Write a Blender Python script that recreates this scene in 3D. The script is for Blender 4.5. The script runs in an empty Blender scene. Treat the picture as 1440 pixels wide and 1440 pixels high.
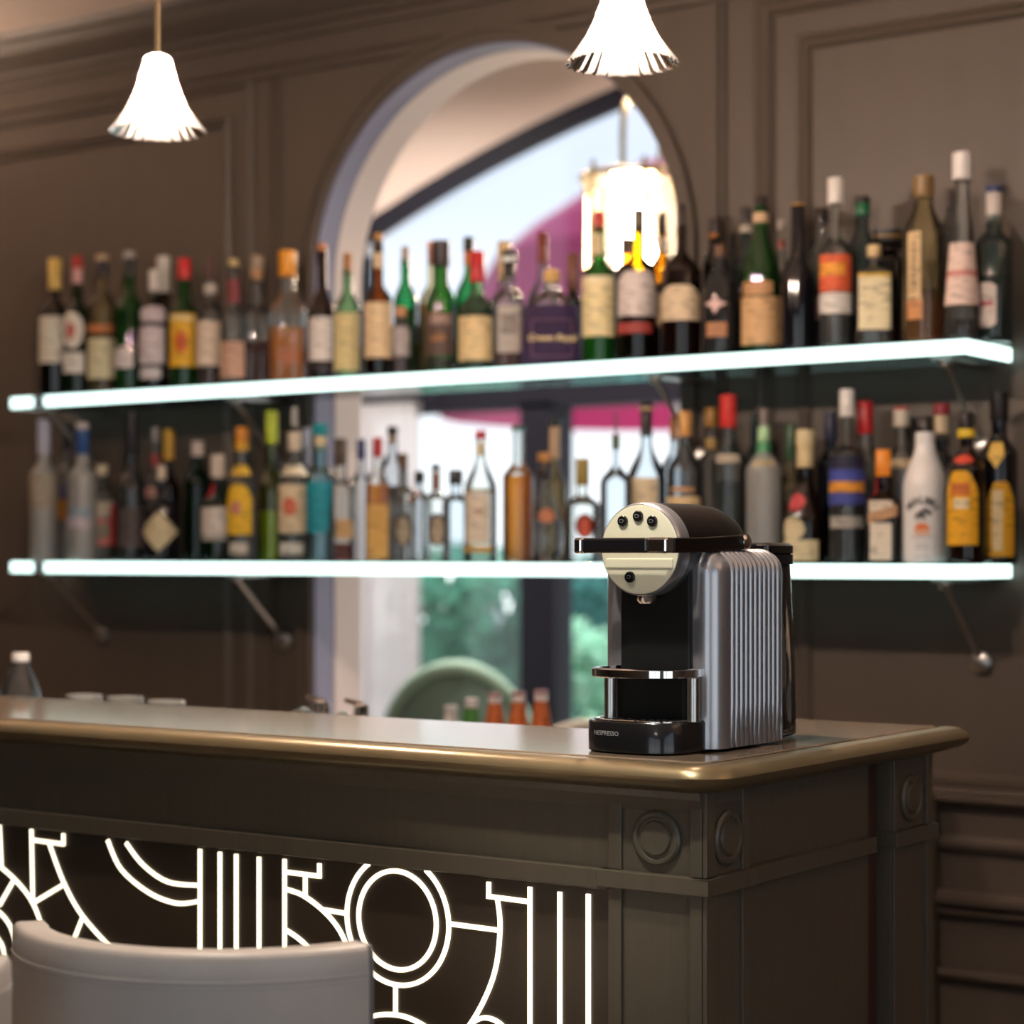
import bpy, bmesh, math, random
from mathutils import Vector, Matrix
random.seed(7)
SC = bpy.context.scene
COL = SC.collection
pi, sin, cos = math.pi, math.sin, math.cos

# ------------------------------------------------------------------ camera geometry
EYE = 1.35                      # eye height above the floor
YAW = math.radians(35.1)
RX = (cos(YAW), sin(YAW)); FW = (-sin(YAW), cos(YAW))
FP, CX, HZ = 3000.0, 720.0, 780.0

def onY(px, py, Y):             # point of the plane Y=const seen at a photo pixel
    r = (px-CX)/FP; d = Y/(r*RX[1]+FW[1])
    return Vector((d*(r*RX[0]+FW[0]), Y, EYE+(HZ-py)/FP*d)), d
def onX(px, py, X):
    r = (px-CX)/FP; d = X/(r*RX[0]+FW[0])
    return Vector((X, d*(r*RX[1]+FW[1]), EYE+(HZ-py)/FP*d)), d
def gx(px, Y): return onY(px, 0, Y)[0].x

cam_d = bpy.data.cameras.new('camera'); cam = bpy.data.objects.new('camera', cam_d); COL.objects.link(cam)
cam.location = (0, 0, EYE); cam.rotation_euler = (pi/2, 0, YAW)
cam_d.sensor_width = 24; cam_d.sensor_height = 24; cam_d.lens = 50
cam_d.shift_y = 60/1440
cam_d.clip_start = .05; cam_d.clip_end = 300
cam_d.dof.use_dof = True; cam_d.dof.focus_distance = 2.72; cam_d.dof.aperture_fstop = 2.1
SC.camera = cam
SC.view_settings.view_transform = 'Standard'; SC.view_settings.look = 'None'
SC.view_settings.gamma = 1; SC.view_settings.use_curve_mapping = False
SC.view_settings.exposure = 0.0
cy = SC.cycles
cy.max_bounces = 12; cy.diffuse_bounces = 4; cy.glossy_bounces = 4; cy.transmission_bounces = 8
cy.transparent_max_bounces = 40; cy.caustics_reflective = False; cy.caustics_refractive = False
cy.sample_clamp_indirect = 10.0; cy.use_denoising = True
cy.blur_glossy = .5

# ------------------------------------------------------------------ materials
def lin(h):
    h = h.lstrip('#'); o = []
    for i in (0, 2, 4):
        c = int(h[i:i+2], 16)/255
        o.append(c/12.92 if c <= .04045 else ((c+.055)/1.055)**2.4)
    return (*o, 1)
MATS = {}
def newmat(name):
    m = bpy.data.materials.new(name); m.use_nodes = True
    nt = m.node_tree; nt.nodes.clear()
    out = nt.nodes.new('ShaderNodeOutputMaterial')
    return m, nt, out
def pbr(key, col, rough=.5, metal=0, coat=0, spec=.5, noise=0, nscale=20, nstretch=(1,1,1), bump=0, emit=None, es=0, sheen=0, aniso=0):
    if key in MATS: return MATS[key]
    m, nt, out = newmat(key)
    b = nt.nodes.new('ShaderNodeBsdfPrincipled')
    c = lin(col) if isinstance(col, str) else (*col, 1)
    b.inputs['Base Color'].default_value = c
    b.inputs['Roughness'].default_value = rough; b.inputs['Metallic'].default_value = metal
    b.inputs['Coat Weight'].default_value = coat; b.inputs['Coat Roughness'].default_value = .06
    b.inputs['Specular IOR Level'].default_value = spec
    if sheen: b.inputs['Sheen Weight'].default_value = sheen
    if emit:
        b.inputs['Emission Color'].default_value = lin(emit); b.inputs['Emission Strength'].default_value = es
    if noise or bump:
        tc = nt.nodes.new('ShaderNodeTexCoord'); mp = nt.nodes.new('ShaderNodeMapping')
        mp.inputs['Scale'].default_value = nstretch
        nz = nt.nodes.new('ShaderNodeTexNoise'); nz.inputs['Scale'].default_value = nscale; nz.inputs['Detail'].default_value = 6
        nt.links.new(tc.outputs['Object'], mp.inputs['Vector']); nt.links.new(mp.outputs['Vector'], nz.inputs['Vector'])
        if noise:
            mx = nt.nodes.new('ShaderNodeMix'); mx.data_type = 'RGBA'
            mx.inputs[6].default_value = tuple(x*(1-noise) for x in c[:3])+(1,)
            mx.inputs[7].default_value = tuple(min(1, x*(1+noise)) for x in c[:3])+(1,)
            nt.links.new(nz.outputs['Fac'], mx.inputs[0]); nt.links.new(mx.outputs[2], b.inputs['Base Color'])
        if bump:
            bp = nt.nodes.new('ShaderNodeBump'); bp.inputs['Strength'].default_value = bump; bp.inputs['Distance'].default_value = .002
            nt.links.new(nz.outputs['Fac'], bp.inputs['Height']); nt.links.new(bp.outputs['Normal'], b.inputs['Normal'])
    nt.links.new(b.outputs[0], out.inputs[0])
    MATS[key] = m; return m
def glass(key, tint, body=0.0, rough=.03, bodycol=None, ior=1.5, thru=.45):
    """thin-walled clear glass: tinted see-through wall with a fresnel reflection, optional cloudy body"""
    if key in MATS: return MATS[key]
    m, nt, out = newmat(key)
    c = lin(tint)
    tr = nt.nodes.new('ShaderNodeBsdfTransparent'); tr.inputs[0].default_value = c
    gl = nt.nodes.new('ShaderNodeBsdfGlossy'); gl.inputs['Roughness'].default_value = rough
    fr = nt.nodes.new('ShaderNodeFresnel'); fr.inputs[0].default_value = ior if ior != 1.5 else 1.65
    base = tr
    if body:
        df = nt.nodes.new('ShaderNodeBsdfDiffuse'); df.inputs[0].default_value = lin(bodycol) if bodycol else c
        tl = nt.nodes.new('ShaderNodeBsdfTranslucent'); tl.inputs[0].default_value = df.inputs[0].default_value
        m1 = nt.nodes.new('ShaderNodeMixShader'); m1.inputs[0].default_value = thru
        nt.links.new(df.outputs[0], m1.inputs[1]); nt.links.new(tl.outputs[0], m1.inputs[2])
        m2 = nt.nodes.new('ShaderNodeMixShader'); m2.inputs[0].default_value = body
        nt.links.new(tr.outputs[0], m2.inputs[1]); nt.links.new(m1.outputs[0], m2.inputs[2]); base = m2
    mx = nt.nodes.new('ShaderNodeMixShader')
    nt.links.new(fr.outputs[0], mx.inputs[0]); nt.links.new(base.outputs[0], mx.inputs[1]); nt.links.new(gl.outputs[0], mx.inputs[2])
    nt.links.new(mx.outputs[0], out.inputs[0]); MATS[key] = m; return m
def emit(key, col, s):
    if key in MATS: return MATS[key]
    m, nt, out = newmat(key)
    e = nt.nodes.new('ShaderNodeEmission'); e.inputs[0].default_value = lin(col); e.inputs[1].default_value = s
    nt.links.new(e.outputs[0], out.inputs[0]); MATS[key] = m; return m
def paper(col):
    """printed paper: faint irregular bands like small print"""
    key = 'paper_'+col.lstrip('#')
    if key in MATS: return MATS[key]
    m, nt, out = newmat(key)
    b = nt.nodes.new('ShaderNodeBsdfPrincipled'); b.inputs['Roughness'].default_value = .6
    tc = nt.nodes.new('ShaderNodeTexCoord'); mp = nt.nodes.new('ShaderNodeMapping'); mp.inputs['Scale'].default_value = (1, 1, 3.2)
    nz = nt.nodes.new('ShaderNodeTexNoise'); nz.inputs['Scale'].default_value = 45; nz.inputs['Detail'].default_value = 2
    rp = nt.nodes.new('ShaderNodeValToRGB'); rp.color_ramp.elements[0].position = .36; rp.color_ramp.elements[1].position = .46
    c = lin(col)
    rp.color_ramp.elements[0].color = tuple(x*.62 for x in c[:3])+(1,); rp.color_ramp.elements[1].color = c
    nt.links.new(tc.outputs['Object'], mp.inputs[0]); nt.links.new(mp.outputs[0], nz.inputs['Vector'])
    nt.links.new(nz.outputs['Fac'], rp.inputs[0]); nt.links.new(rp.outputs[0], b.inputs['Base Color'])
    nt.links.new(b.outputs[0], out.inputs[0]); MATS[key] = m; return m

WALLP = pbr('taupe_paint', (.108, .086, .069), .45, noise=.10, nscale=3, nstretch=(6, 6, .6), bump=.15)
BARP = pbr('bar_paint', (.092, .076, .053), .42, noise=.16, nscale=8, nstretch=(14, 14, .7), bump=.2)
CEIL = pbr('ceiling_plaster', (.84, .69, .59), .9, noise=.03)
FLOORM = pbr('oak_floor', (.10, .065, .04), .35, noise=.3, nscale=4, nstretch=(1, 12, 1))
TOPM = pbr('bar_top', (.19, .14, .10), .13, spec=.55, noise=.35, nscale=9, nstretch=(1, 3, 1))
BRONZE = pbr('bronze_moulding', (.215, .165, .092), .32, metal=.62, noise=.22, nscale=30, nstretch=(.3, .3, 3))
CHROME = pbr('chrome', (.80, .80, .80), .08, metal=1)
STEEL = pbr('brushed_steel', (.55, .54, .52), .28, metal=1)
SILVER = pbr('silver_plastic', (.42, .425, .46), .28, metal=.75)
SILVER2 = pbr('champagne_face', (.80, .76, .57), .40, metal=.08)
BLACKG = pbr('black_gloss', (.008, .008, .009), .18, coat=.3)
BLACKM = pbr('black_matt', (.006, .006, .006), .5, spec=.3)
HOOD = pbr('dark_brown_hood', (.006, .0038, .003), .42, spec=.2)
LOWHD = pbr('dark_grey_plastic', (.05, .055, .065), .3)
BRASS = pbr('brass', (.74, .62, .38), .25, metal=1)
CREAM = pbr('cream_plaster', (.80, .73, .69), .6)
LILAC = pbr('grey_trim_blue_cast', (.27, .28, .40), .4)  # grey trim with its bluish reflection put into the colour
BEIGE = pbr('beige_wall_paint', (.64, .52, .45), .8)
FRAME = pbr('dark_window_frame', (.006, .006, .014), .6, spec=.3)
WHITE = pbr('white_paint', (.80, .80, .80), .6)
LEATHER = pbr('cream_leather', (.47, .44, .41), .38, noise=.05, nscale=60, bump=.12)
END_GREY = pbr('end_grey', (.16, .16, .17), .45)
LED = emit('led_edge', '#dffff7', 2.8)
GOLD = emit('brass_inlay_shine', '#fff0cf', 2.2)  # brass inlay, its reflected shine made as emission

# ------------------------------------------------------------------ mesh helpers
class MB:
    def __init__(s): s.v = []; s.f = []
    def add(s, vs, fs):
        o = len(s.v); s.v += [tuple(v) for v in vs]; s.f += [tuple(i+o for i in f) for f in fs]; return s
    def box(s, x0, x1, y0, y1, z0, z1):
        vs = [(x, y, z) for z in (z0, z1) for y in (y0, y1) for x in (x0, x1)]
        return s.add(vs, [(0,2,3,1),(4,5,7,6),(0,1,5,4),(1,3,7,5),(3,2,6,7),(2,0,4,6)])
    def quad(s, a, b, c, d): return s.add([a, b, c, d], [(0,1,2,3)])
    def rings(s, rings, close=True, cap0=True, cap1=True):
        n = len(rings[0]); o = len(s.v)
        for r in rings: s.v += [tuple(p) for p in r]
        m = n if close else n-1
        for i in range(len(rings)-1):
            for j in range(m):
                k = (j+1) % n
                s.f.append((o+i*n+j, o+i*n+k, o+(i+1)*n+k, o+(i+1)*n+j))
        if close and cap0: s.f.append(tuple(o+j for j in reversed(range(n))))
        if close and cap1: s.f.append(tuple(o+(len(rings)-1)*n+j for j in range(n)))
        return s
    def lathe(s, prof, n=32, c=(0,0,0), sy=1.0, flute=0, nf=0):
        R = []
        for e in prof:
            r, z = e[0], e[1]; p = e[2] if len(e) > 2 else 2
            ring = []
            for j in range(n):
                a = 2*pi*j/n; q = 1.0
                if p != 2: q = 1/((abs(cos(a))**p+abs(sin(a))**p)**(1/p))
                if flute: q *= 1+flute*cos(nf*a)*(e[3] if len(e) > 3 else 1)
                ring.append((c[0]+r*q*sin(a), c[1]-r*q*cos(a)*sy, c[2]+z))
            R.append(ring)
        return s.rings(R)
    def tube(s, pts, r, n=8, closed=False):
        pts = [Vector(p) for p in pts]; R = []; m = len(pts); up = None
        for i, p in enumerate(pts):
            if closed: t = pts[(i+1) % m]-pts[i-1]
            else: t = pts[min(i+1, m-1)]-pts[max(i-1, 0)]
            t.normalize()
            if up is None:
                up = Vector((0,0,1)) if abs(t.z) < .9 else Vector((1,0,0))
            sd = t.cross(up).normalized(); up = sd.cross(t).normalized()
            rr = r[i] if isinstance(r, (list, tuple)) else r
            R.append([p+sd*rr*cos(2*pi*k/n)+up*rr*sin(2*pi*k/n) for k in range(n)])
        if closed:
            R.append(R[0]); return s.rings(R, cap0=False, cap1=False)
        return s.rings(R)
    def prism(s, poly, a, b, ax):            # polygon in the plane across axis ax, from a to b
        def P(u, v, w): return {'x': (w,u,v), 'y': (u,w,v), 'z': (u,v,w)}[ax]
        return s.rings([[P(u,v,a) for u,v in poly], [P(u,v,b) for u,v in poly]])
    def build(s, name, mat, parent=None, smooth=None, bevel=0, loc=None):
        me = bpy.data.meshes.new(name); me.from_pydata(s.v, [], s.f); me.update()
        bm = bmesh.new(); bm.from_mesh(me); bmesh.ops.remove_doubles(bm, verts=bm.verts, dist=1e-6)
        bmesh.ops.recalc_face_normals(bm, faces=bm.faces); bm.to_mesh(me); bm.free()
        if smooth: 
            me.shade_smooth(); me.set_sharp_from_angle(angle=math.radians(smooth))
        me.materials.append(mat)
        o = bpy.data.objects.new(name, me); COL.objects.link(o)
        if parent: o.parent = parent
        if loc: o.location = loc
        if bevel:
            b = o.modifiers.new('bevel', 'BEVEL'); b.width = bevel; b.segments = 2; b.limit_method = 'ANGLE'
        return o
def empty(name, loc, rz=0):
    o = bpy.data.objects.new(name, None); o.empty_display_size = .05; COL.objects.link(o)
    o.location = loc; o.rotation_euler = (0, 0, rz); return o
def tag(o, label, cat, group=None, kind=None):
    o['label'] = label; o['category'] = cat
    if group: o['group'] = group
    if kind: o['kind'] = kind
    return o
def struct(o): o['kind'] = 'structure'; return o
def lights(name, typ, loc, energy, col, **kw):
    l = bpy.data.lights.new(name, typ); l.energy = energy; l.color = col
    for k, v in kw.items(): setattr(l, k, v)
    o = bpy.data.objects.new(name, l); COL.objects.link(o); o.location = loc; return o

# text as a flat mesh (x right, z up), centred
def text_verts(s, size, res=2, bold=0):
    cu = bpy.data.curves.new('lettering', 'FONT'); cu.body = s; cu.size = size; cu.align_x = 'CENTER'; cu.resolution_u = res
    cu.extrude = 0; cu.offset = bold*size
    o = bpy.data.objects.new('lettering', cu); COL.objects.link(o)
    dg = bpy.context.evaluated_depsgraph_get(); me = bpy.data.meshes.new_from_object(o.evaluated_get(dg))
    vs = [tuple(v.co) for v in me.vertices]; fs = [tuple(p.vertices) for p in me.polygons]
    bpy.data.objects.remove(o); bpy.data.curves.remove(cu); bpy.data.meshes.remove(me)
    return vs, fs

# ------------------------------------------------------------------ the room
WY = 3.985; WT = .178; CZ = 2.735
AX0, AX1 = gx(441, WY), gx(960, WY); AC = (AX0+AX1)/2; AR = (AX1-AX0)/2; AZ = 2.005; SILL = .88
XL, XR, YB = -6.6, 1.6, -2.4

def arch_z(x): return AZ+math.sqrt(max(0, AR*AR-(x-AC)**2))
w = MB(); N = 40
for Y, flip in ((WY, 0), (WY+WT, 1)):
    w.quad((XL,Y,0),(AX0,Y,0),(AX0,Y,CZ+.9),(XL,Y,CZ+.9)); w.quad((AX1,Y,0),(XR,Y,0),(XR,Y,CZ+.9),(AX1,Y,CZ+.9))
    w.quad((AX0,Y,0),(AX1,Y,0),(AX1,Y,SILL),(AX0,Y,SILL))
    xs = [AC-AR*cos(pi*i/N) for i in range(N+1)]
    for a, b in zip(xs, xs[1:]): w.quad((a,Y,arch_z(a)),(b,Y,arch_z(b)),(b,Y,CZ+.9),(a,Y,CZ+.9))
struct(w.build('wall_back', WALLP))
def arch_band(y0, y1, off, th):     # lining of the opening: jambs and curved head
    pts_o, pts_i = [], []
    for k in range(N+1):
        a = pi-pi*k/N
        pts_o.append((AC+(AR+off)*cos(a), AZ+(AR+off)*sin(a))); pts_i.append((AC+(AR+off-th)*cos(a), AZ+(AR+off-th)*sin(a)))
    pts_o = [(AX0-off, SILL)]+pts_o+[(AX1+off, SILL)]; pts_i = [(AX0-off+th, SILL)]+pts_i+[(AX1+off-th, SILL)]
    m = MB(); R = []
    for (xo, zo), (xi, zi) in zip(pts_o, pts_i):
        R.append([(xo,y0,zo),(xi,y0,zi),(xi,y1,zi),(xo,y1,zo)])
    return m.rings(R)
struct(arch_band(WY+.001, WY+.072, .0, .004).build('trim_1', LILAC, smooth=40))
struct(arch_band(WY+.074, WY+WT-.002, .0, .006).build('trim_2', CREAM, smooth=40))
struct(arch_band(WY-.014, WY, .040, .040).build('trim_3', WALLP, smooth=40, bevel=.004))
struct(arch_band(WY-.022, WY-.012, .040, .014).build('trim_4', WALLP, smooth=40))
struct(MB().box(AX0-.01, AX1+.01, WY-.02, WY+WT, SILL-.03, SILL).build('trim_5', CREAM))

struct(MB().box(XL-1, XR+.5, YB-.5, 7.0, -.1, 0).build('floor', FLOORM))
struct(MB().box(XL, XR, YB, WY, CZ, CZ+.1).build('ceiling', CEIL))
struct(MB().box(XL-.1, XL, YB, WY, 0, CZ).build('wall_left', WALLP))
# wall behind the photographer and the right-hand wall with a tall window that lets daylight in
fw_ = MB(); fx0, fx1, fz0, fz1 = -1.3, 1.45, .3, 2.6
fw_.box(XL, fx0, YB-.12, YB, 0, CZ); fw_.box(fx1, XR, YB-.12, YB, 0, CZ); fw_.box(fx0, fx1, YB-.12, YB, 0, fz0); fw_.box(fx0, fx1, YB-.12, YB, fz1, CZ)
struct(fw_.build('wall_front', WALLP))
rw = MB(); wy0, wy1, wz0, wz1 = -1.5, 1.7, .35, 2.55
rw.box(XR, XR+.12, YB, wy0, 0, CZ); rw.box(XR, XR+.12, wy1, WY, 0, CZ); rw.box(XR, XR+.12, wy0, wy1, 0, wz0); rw.box(XR, XR+.12, wy0, wy1, wz1, CZ)
struct(rw.build('wall_right', WALLP))
fr = MB()
for y in (wy0, (wy0+wy1)/2-.03, wy1-.06): fr.box(XR+.02, XR+.08, y, y+.06, wz0, wz1)
for z in (wz0, wz1-.06): fr.box(XR+.02, XR+.08, wy0, wy1, z, z+.06)
wf = struct(fr.build('window_2', FRAME))
pane = glass('window_glass', '#f4f8fa', ior=1.35)
MB().box(XR+.045, XR+.05, wy0, wy1, wz0, wz1).build('pane', pane, wf)

fr = MB()
for x in (fx0, (fx0+fx1)/2-.03, fx1-.06): fr.box(x, x+.06, YB-.08, YB-.02, fz0, fz1)
for z in (fz0, fz1-.06): fr.box(fx0, fx1, YB-.08, YB-.02, z, z+.06)
wf3 = struct(fr.build('window_3', FRAME)); MB().box(fx0, fx1, YB-.052, YB-.047, fz0, fz1).build('pane', pane, wf3)

# cornice along the back wall
prof = [(WY, CZ-.115), (WY-.012, CZ-.115), (WY-.014, CZ-.095), (WY-.03, CZ-.09), (WY-.034, CZ-.078), (WY-.05, CZ-.07), (WY-.085, CZ-.045), (WY-.105, CZ-.022), (WY-.12, CZ-.018), (WY-.13, CZ), (WY, CZ)]
struct(MB().prism([(y, z) for y, z in prof], XL, XR, 'x').build('trim_6', WALLP))
pr = [(WY, 2.53), (WY-.012, 2.535), (WY-.015, 2.55), (WY-.006, 2.56), (WY, 2.565)]
struct(MB().prism(pr, XL, XR, 'x').build('trim_7', WALLP))

NT = [8]
def panel(x0, x1, z0, z1, wd=.028, dp=.014, name=None):   # moulding round a panel: stepped frame
    m = MB(); loops = [(0, 0), (0, dp*.6), (wd*.25, dp), (wd*.45, dp*.55), (wd*.75, dp*.8), (wd, 0)]
    R = []
    for ins, d in loops:
        R.append([(x0+ins, WY-d, z0+ins), (x1-ins, WY-d, z0+ins), (x1-ins, WY-d, z1-ins), (x0+ins, WY-d, z1-ins)])
    m.rings(R, cap0=False, cap1=False)
    o = struct(m.build('trim_%d' % NT[0], WALLP)); NT[0] += 1; return o
zt = onY(1130, 50, WY)[0].z
# right bay: outer frame and inner frame
panel(gx(1065, WY), .62, .868, onY(1076, -4, WY)[0].z, .045, .022)
panel(gx(1124, WY), .50, .885, zt, .032, .016)
# left bay
zl = onY(357, 107, WY)[0].z
panel(-5.72, gx(358, WY), .868, zl, .03, .012)
panel(-5.60, gx(327, WY), .885, onY(327, 163, WY)[0].z, .028, .014)
def vgroove(px, wd=.012, z0=.9, z1=2.53):
    x = gx(px, WY); m = MB(); m.box(x-wd, x-wd*.35, WY-.012, WY, z0, z1); m.box(x+wd*.35, x+wd, WY-.012, WY, z0, z1)
    o = struct(m.build('trim_%d' % NT[0], WALLP)); NT[0] += 1
vgroove(1015); vgroove(388)
# dado mouldings, low on the wall
for z, h, d in ((.865, .022, .03), (.775, .03, .018), (.665, .034, .032), (.64, .012, .02), (.515, .02, .02), (.14, .03, .02)):
    m = MB().prism([(WY, z-h/2), (WY-d*.5, z-h/2), (WY-d, z-h*.1), (WY-d, z+h*.25), (WY-d*.6, z+h/2), (WY, z+h/2)], XL, XR, 'x')
    struct(m.build('trim_%d' % NT[0], WALLP)); NT[0] += 1
struct(MB().box(XL, XR, WY-.018, WY, 0, .12).build('baseboard_back', WALLP))

# ------------------------------------------------------------------ room beyond the arch, its big window, the garden
BX0, BX1, BY0, BY1, BZ = -9.4, .9, WY+WT, 7.0, 3.62
struct(MB().box(BX0, BX1, BY0, BY1, BZ, BZ+.1).build('ceiling_beyond', pbr('beige_ceiling', (.66, .52, .42), .9)))
struct(MB().box(BX0-.1, BX0, BY0, BY1+.2, 0, BZ).build('wall_beyond_left', BEIGE))
struct(MB().box(BX1, BX1+.1, BY0, BY1+.2, 0, BZ).build('wall_beyond_right', BEIGE))
GX0, GX1, GR, GC = -5.80, .08, 7.0, -2.86
GAP = 3.335
def seg_z(x, dr=0): return GAP-GR+math.sqrt((GR+dr)**2-(x-GC)**2)
m = MB()
for Y in (BY1, BY1+.2):
    m.quad((BX0,Y,0),(GX0,Y,0),(GX0,Y,BZ),(BX0,Y,BZ)); m.quad((GX1,Y,0),(BX1,Y,0),(BX1,Y,BZ),(GX1,Y,BZ))
    xs = [GX0+(GX1-GX0)*i/30 for i in range(31)]
    for a, b in zip(xs, xs[1:]): m.quad((a,Y,seg_z(a)),(b,Y,seg_z(b)),(b,Y,BZ),(a,Y,BZ))
for x in (GX0, GX1): m.quad((x,BY1,0),(x,BY1+.2,0),(x,BY1+.2,seg_z(x)),(x,BY1,seg_z(x)))
for a, b in zip(xs, xs[1:]): m.quad((a,BY1,seg_z(a)),(b,BY1,seg_z(b)),(b,BY1+.2,seg_z(b)),(a,BY1+.2,seg_z(a)))
struct(m.build('wall_beyond_far', BEIGE))
wn = MB(); xs = [GX0+.001+(GX1-GX0-.002)*i/30 for i in range(31)]
wn.rings([[(x,BY1-.012,seg_z(x)+.004),(x,BY1-.012,seg_z(x,-.082)),(x,BY1+.02,seg_z(x,-.082)),(x,BY1+.02,seg_z(x)+.004)] for x in xs])
for x in (GX0, GX1-.09): wn.box(x, x+.09, BY1-.02, BY1+.1, 0, 2.62)
win = struct(wn.build('window_1', FRAME))
TZ = onY(700, 570, BY1)[0].z
MB().box(GX0, GX1, BY1-.03, BY1+.1, TZ-.02, TZ+.19).build('transom', FRAME, win)
MX0, MX1 = gx(737, BY1), gx(786, BY1)
for x0 in (MX0, MX0+1.92, MX0+3.84): MB().box(x0, x0+(MX1-MX0), BY1-.03, BY1+.1, 0, TZ).build('mullion', FRAME, win)
MB().box(GX0+.02, GX1-.02, BY1-.0, BY1+.09, 0, .35).build('bottom_rail', FRAME, win)
m = MB(); m.rings([[(x,BY1+.04,.02),(x,BY1+.045,.02),(x,BY1+.045,seg_z(x,-.05)),(x,BY1+.04,seg_z(x,-.05))] for x in xs]); m.build('pane', pane, win)
# white sheer curtain hung at the left of that window
m = MB(); cx0, cx1 = gx(503, 6.86), gx(587, 6.86); R = []
for i in range(49):
    t = i/48; x = cx0+(cx1-cx0)*t; R.append([(x, 6.86+.03*sin(t*34), .02), (x, 6.86+.03*sin(t*34), TZ+.02)])
m.rings(R, close=False); 
o = m.build('curtain', glass('white_curtain', '#ffffff', body=.88, bodycol='#fefdff', ior=1.01, thru=.7), smooth=60)
tag(o, 'white curtain at the left of the window seen through the arch', 'curtain')
# curtain rail carries it
r_ = MB().tube([(cx0-.1, 6.86, TZ+.03), (cx1+.1, 6.86, TZ+.03)], .012, 10).build('rail', FRAME, o)

# outside
struct(MB().box(-40, 25, 7.2, 60, -.12, -.02).build('ground', pbr('pale_paving', (.62, .61, .58), .8, noise=.1)))
def hedge(name, x, y, rx, ry, h, n, col, seed, label):
    rnd = random.Random(seed); m = MB()
    for i in range(n):
        q = rnd.uniform(.62, 1.0); px_, py_, pz = [rnd.uniform(-1, 1) for _ in range(3)]
        l_ = (px_**4+py_**4+pz**4)**.25; px_, py_, pz = rx*q*px_/l_, ry*q*py_/l_, h*(.5+.5*q*pz/l_)+rnd.gauss(0, .02)
        if pz < .05: continue
        u = Vector((rnd.gauss(0,1), rnd.gauss(0,1), rnd.gauss(0,1))).normalized(); v = u.orthogonal().normalized(); s_ = rnd.uniform(.035, .075)
        p = Vector((px_, py_, pz)); wv = u.cross(v)*s_*.12
        m.add([p-u*s_*1.5, p-v*s_*.6+wv, p+u*s_*1.5, p+v*s_*.6+wv], [(0,1,2,3)])
    t = empty(name, (x, y, -.02)); m.build('foliage', glass('leaf_'+col, col, body=.97, rough=.3, bodycol=col, ior=1.3, thru=.55), t)
    s2 = MB()
    for k in range(5):
        a = k*1.3; s2.tube([(.05*cos(a), .05*sin(a), 0), (rx*.4*cos(a), ry*.4*sin(a), h*.6)], [.02, .008], 6)
    s2.build('stem', pbr('bark', (.08, .05, .03), .8), t)
    return tag(t, label, 'shrub', 'garden shrubs beyond the window')
hx = gx(640, 9.6)
hedge('garden_shrub', gx(655, 9.6), 9.6, .40, .40, 1.40, 1700, '#62ab92', 1, 'dark green garden shrub seen left through the window beyond the arch')
hedge('garden_shrub', gx(655, 9.6)+.90, 9.7, .36, .38, 1.34, 1500, '#5e9f9c', 2, 'bluish green garden shrub beside the dark window mullion')
hedge('garden_shrub', gx(826, 8.5), 8.5, .20, .3, 1.05, 520, '#a4d8bc', 3, 'bright green garden shrub right of the dark window mullion')
# plum parasol outside
PAY = 12.4
pb, pd = onY(955, 215, PAY); pk = pd/FP
t = empty('garden_parasol', (pb.x, PAY, -.02))
zt_ = pb.z+.02; m = MB()
PP = [(4, 215), (60, 232), (135, 272), (205, 318), (258, 362), (310, 450), (335, 540)]
m.rings([[(r*pk*cos(2*pi*k/24), r*pk*sin(2*pi*k/24), EYE+(HZ-y)*pk+.02) for k in range(24)] for r, y in PP+[(332, 541), (254, 366), (200, 324), (60, 240)]])
PLUM = glass('plum_canvas', '#a0406f', body=.97, rough=.8, bodycol='#c8608f', ior=1.02, thru=.6)
m.build('canopy', PLUM, t)
zq = lambda y: EYE+(HZ-y)*pk+.02; rg = lambda r, z: [(r*pk*cos(2*pi*k/24), r*pk*sin(2*pi*k/24), z) for k in range(24)]
MB().rings([rg(333, zq(539)), rg(340, zq(588)), rg(338, zq(588)), rg(331, zq(539))]).build('valance', PLUM, t)
MB().lathe([(.035, 0), (.03, zt_-.03)], 12).build('pole', WHITE, t); MB().lathe([(.3, 0), (.3, .08), (.05, .12)], 20).build('base', FRAME, t)
tag(t, 'plum coloured parasol in the garden seen through the arch', 'parasol')

# tub chair near the window beyond
def tub_chair(px_, Y, rz, H, hw, body, edge, lab):
    P = onY(px_, 1000, Y)[0]; t = empty('tub_chair', (P.x, Y, 0), rz); sz = H-.47
    R = []
    for i in range(29):
        a = pi*i/28; x = hw*cos(a); zz = .45+sz*sin(a)**.75; yc = -.05-.20*sin(a)
        R.append([(x, yc, .40), (x, yc+.07, .40), (x*.93, yc+.07, zz), (x, yc, zz+.015)])
    MB().rings(R).build('backrest', body, t, smooth=50)
    MB().tube([(hw*cos(pi*i/28), -.05-.20*sin(pi*i/28)+.01, .46+sz*sin(pi*i/28)**.75) for i in range(29)], .026, 8).build('piping', edge, t, smooth=50)
    MB().lathe([(.2, .38), (hw, .40), (hw, .46), (.24, .48)], 28, c=(0, .05, 0)).build('seat', body, t, smooth=50)
    for sx in (-1, 1):
        for sy_ in (-1, 1): MB().tube([(sx*.19, .05+sy_*.17, .39), (sx*.22, .05+sy_*.2, 0)], [.02, .012], 8).build('leg', FRAME, t)
    return tag(t, lab, 'chair', 'tub chairs beyond the arch')
TEAL = pbr('teal_velvet', (.16, .27, .24), .75, sheen=.4); TEAL2 = pbr('teal_edge', (.38, .62, .53), .6)
tub_chair(652, 5.7, math.radians(30), 1.0, .27, TEAL, TEAL2, 'rounded green tub chair by the window beyond the arch')
CRV = pbr('cream_velvet', (.80, .72, .60), .7)
tub_chair(838, 4.95, math.radians(30), .90, .25, CRV, CRV, 'cream tub chair just visible left of the coffee machine')

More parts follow.
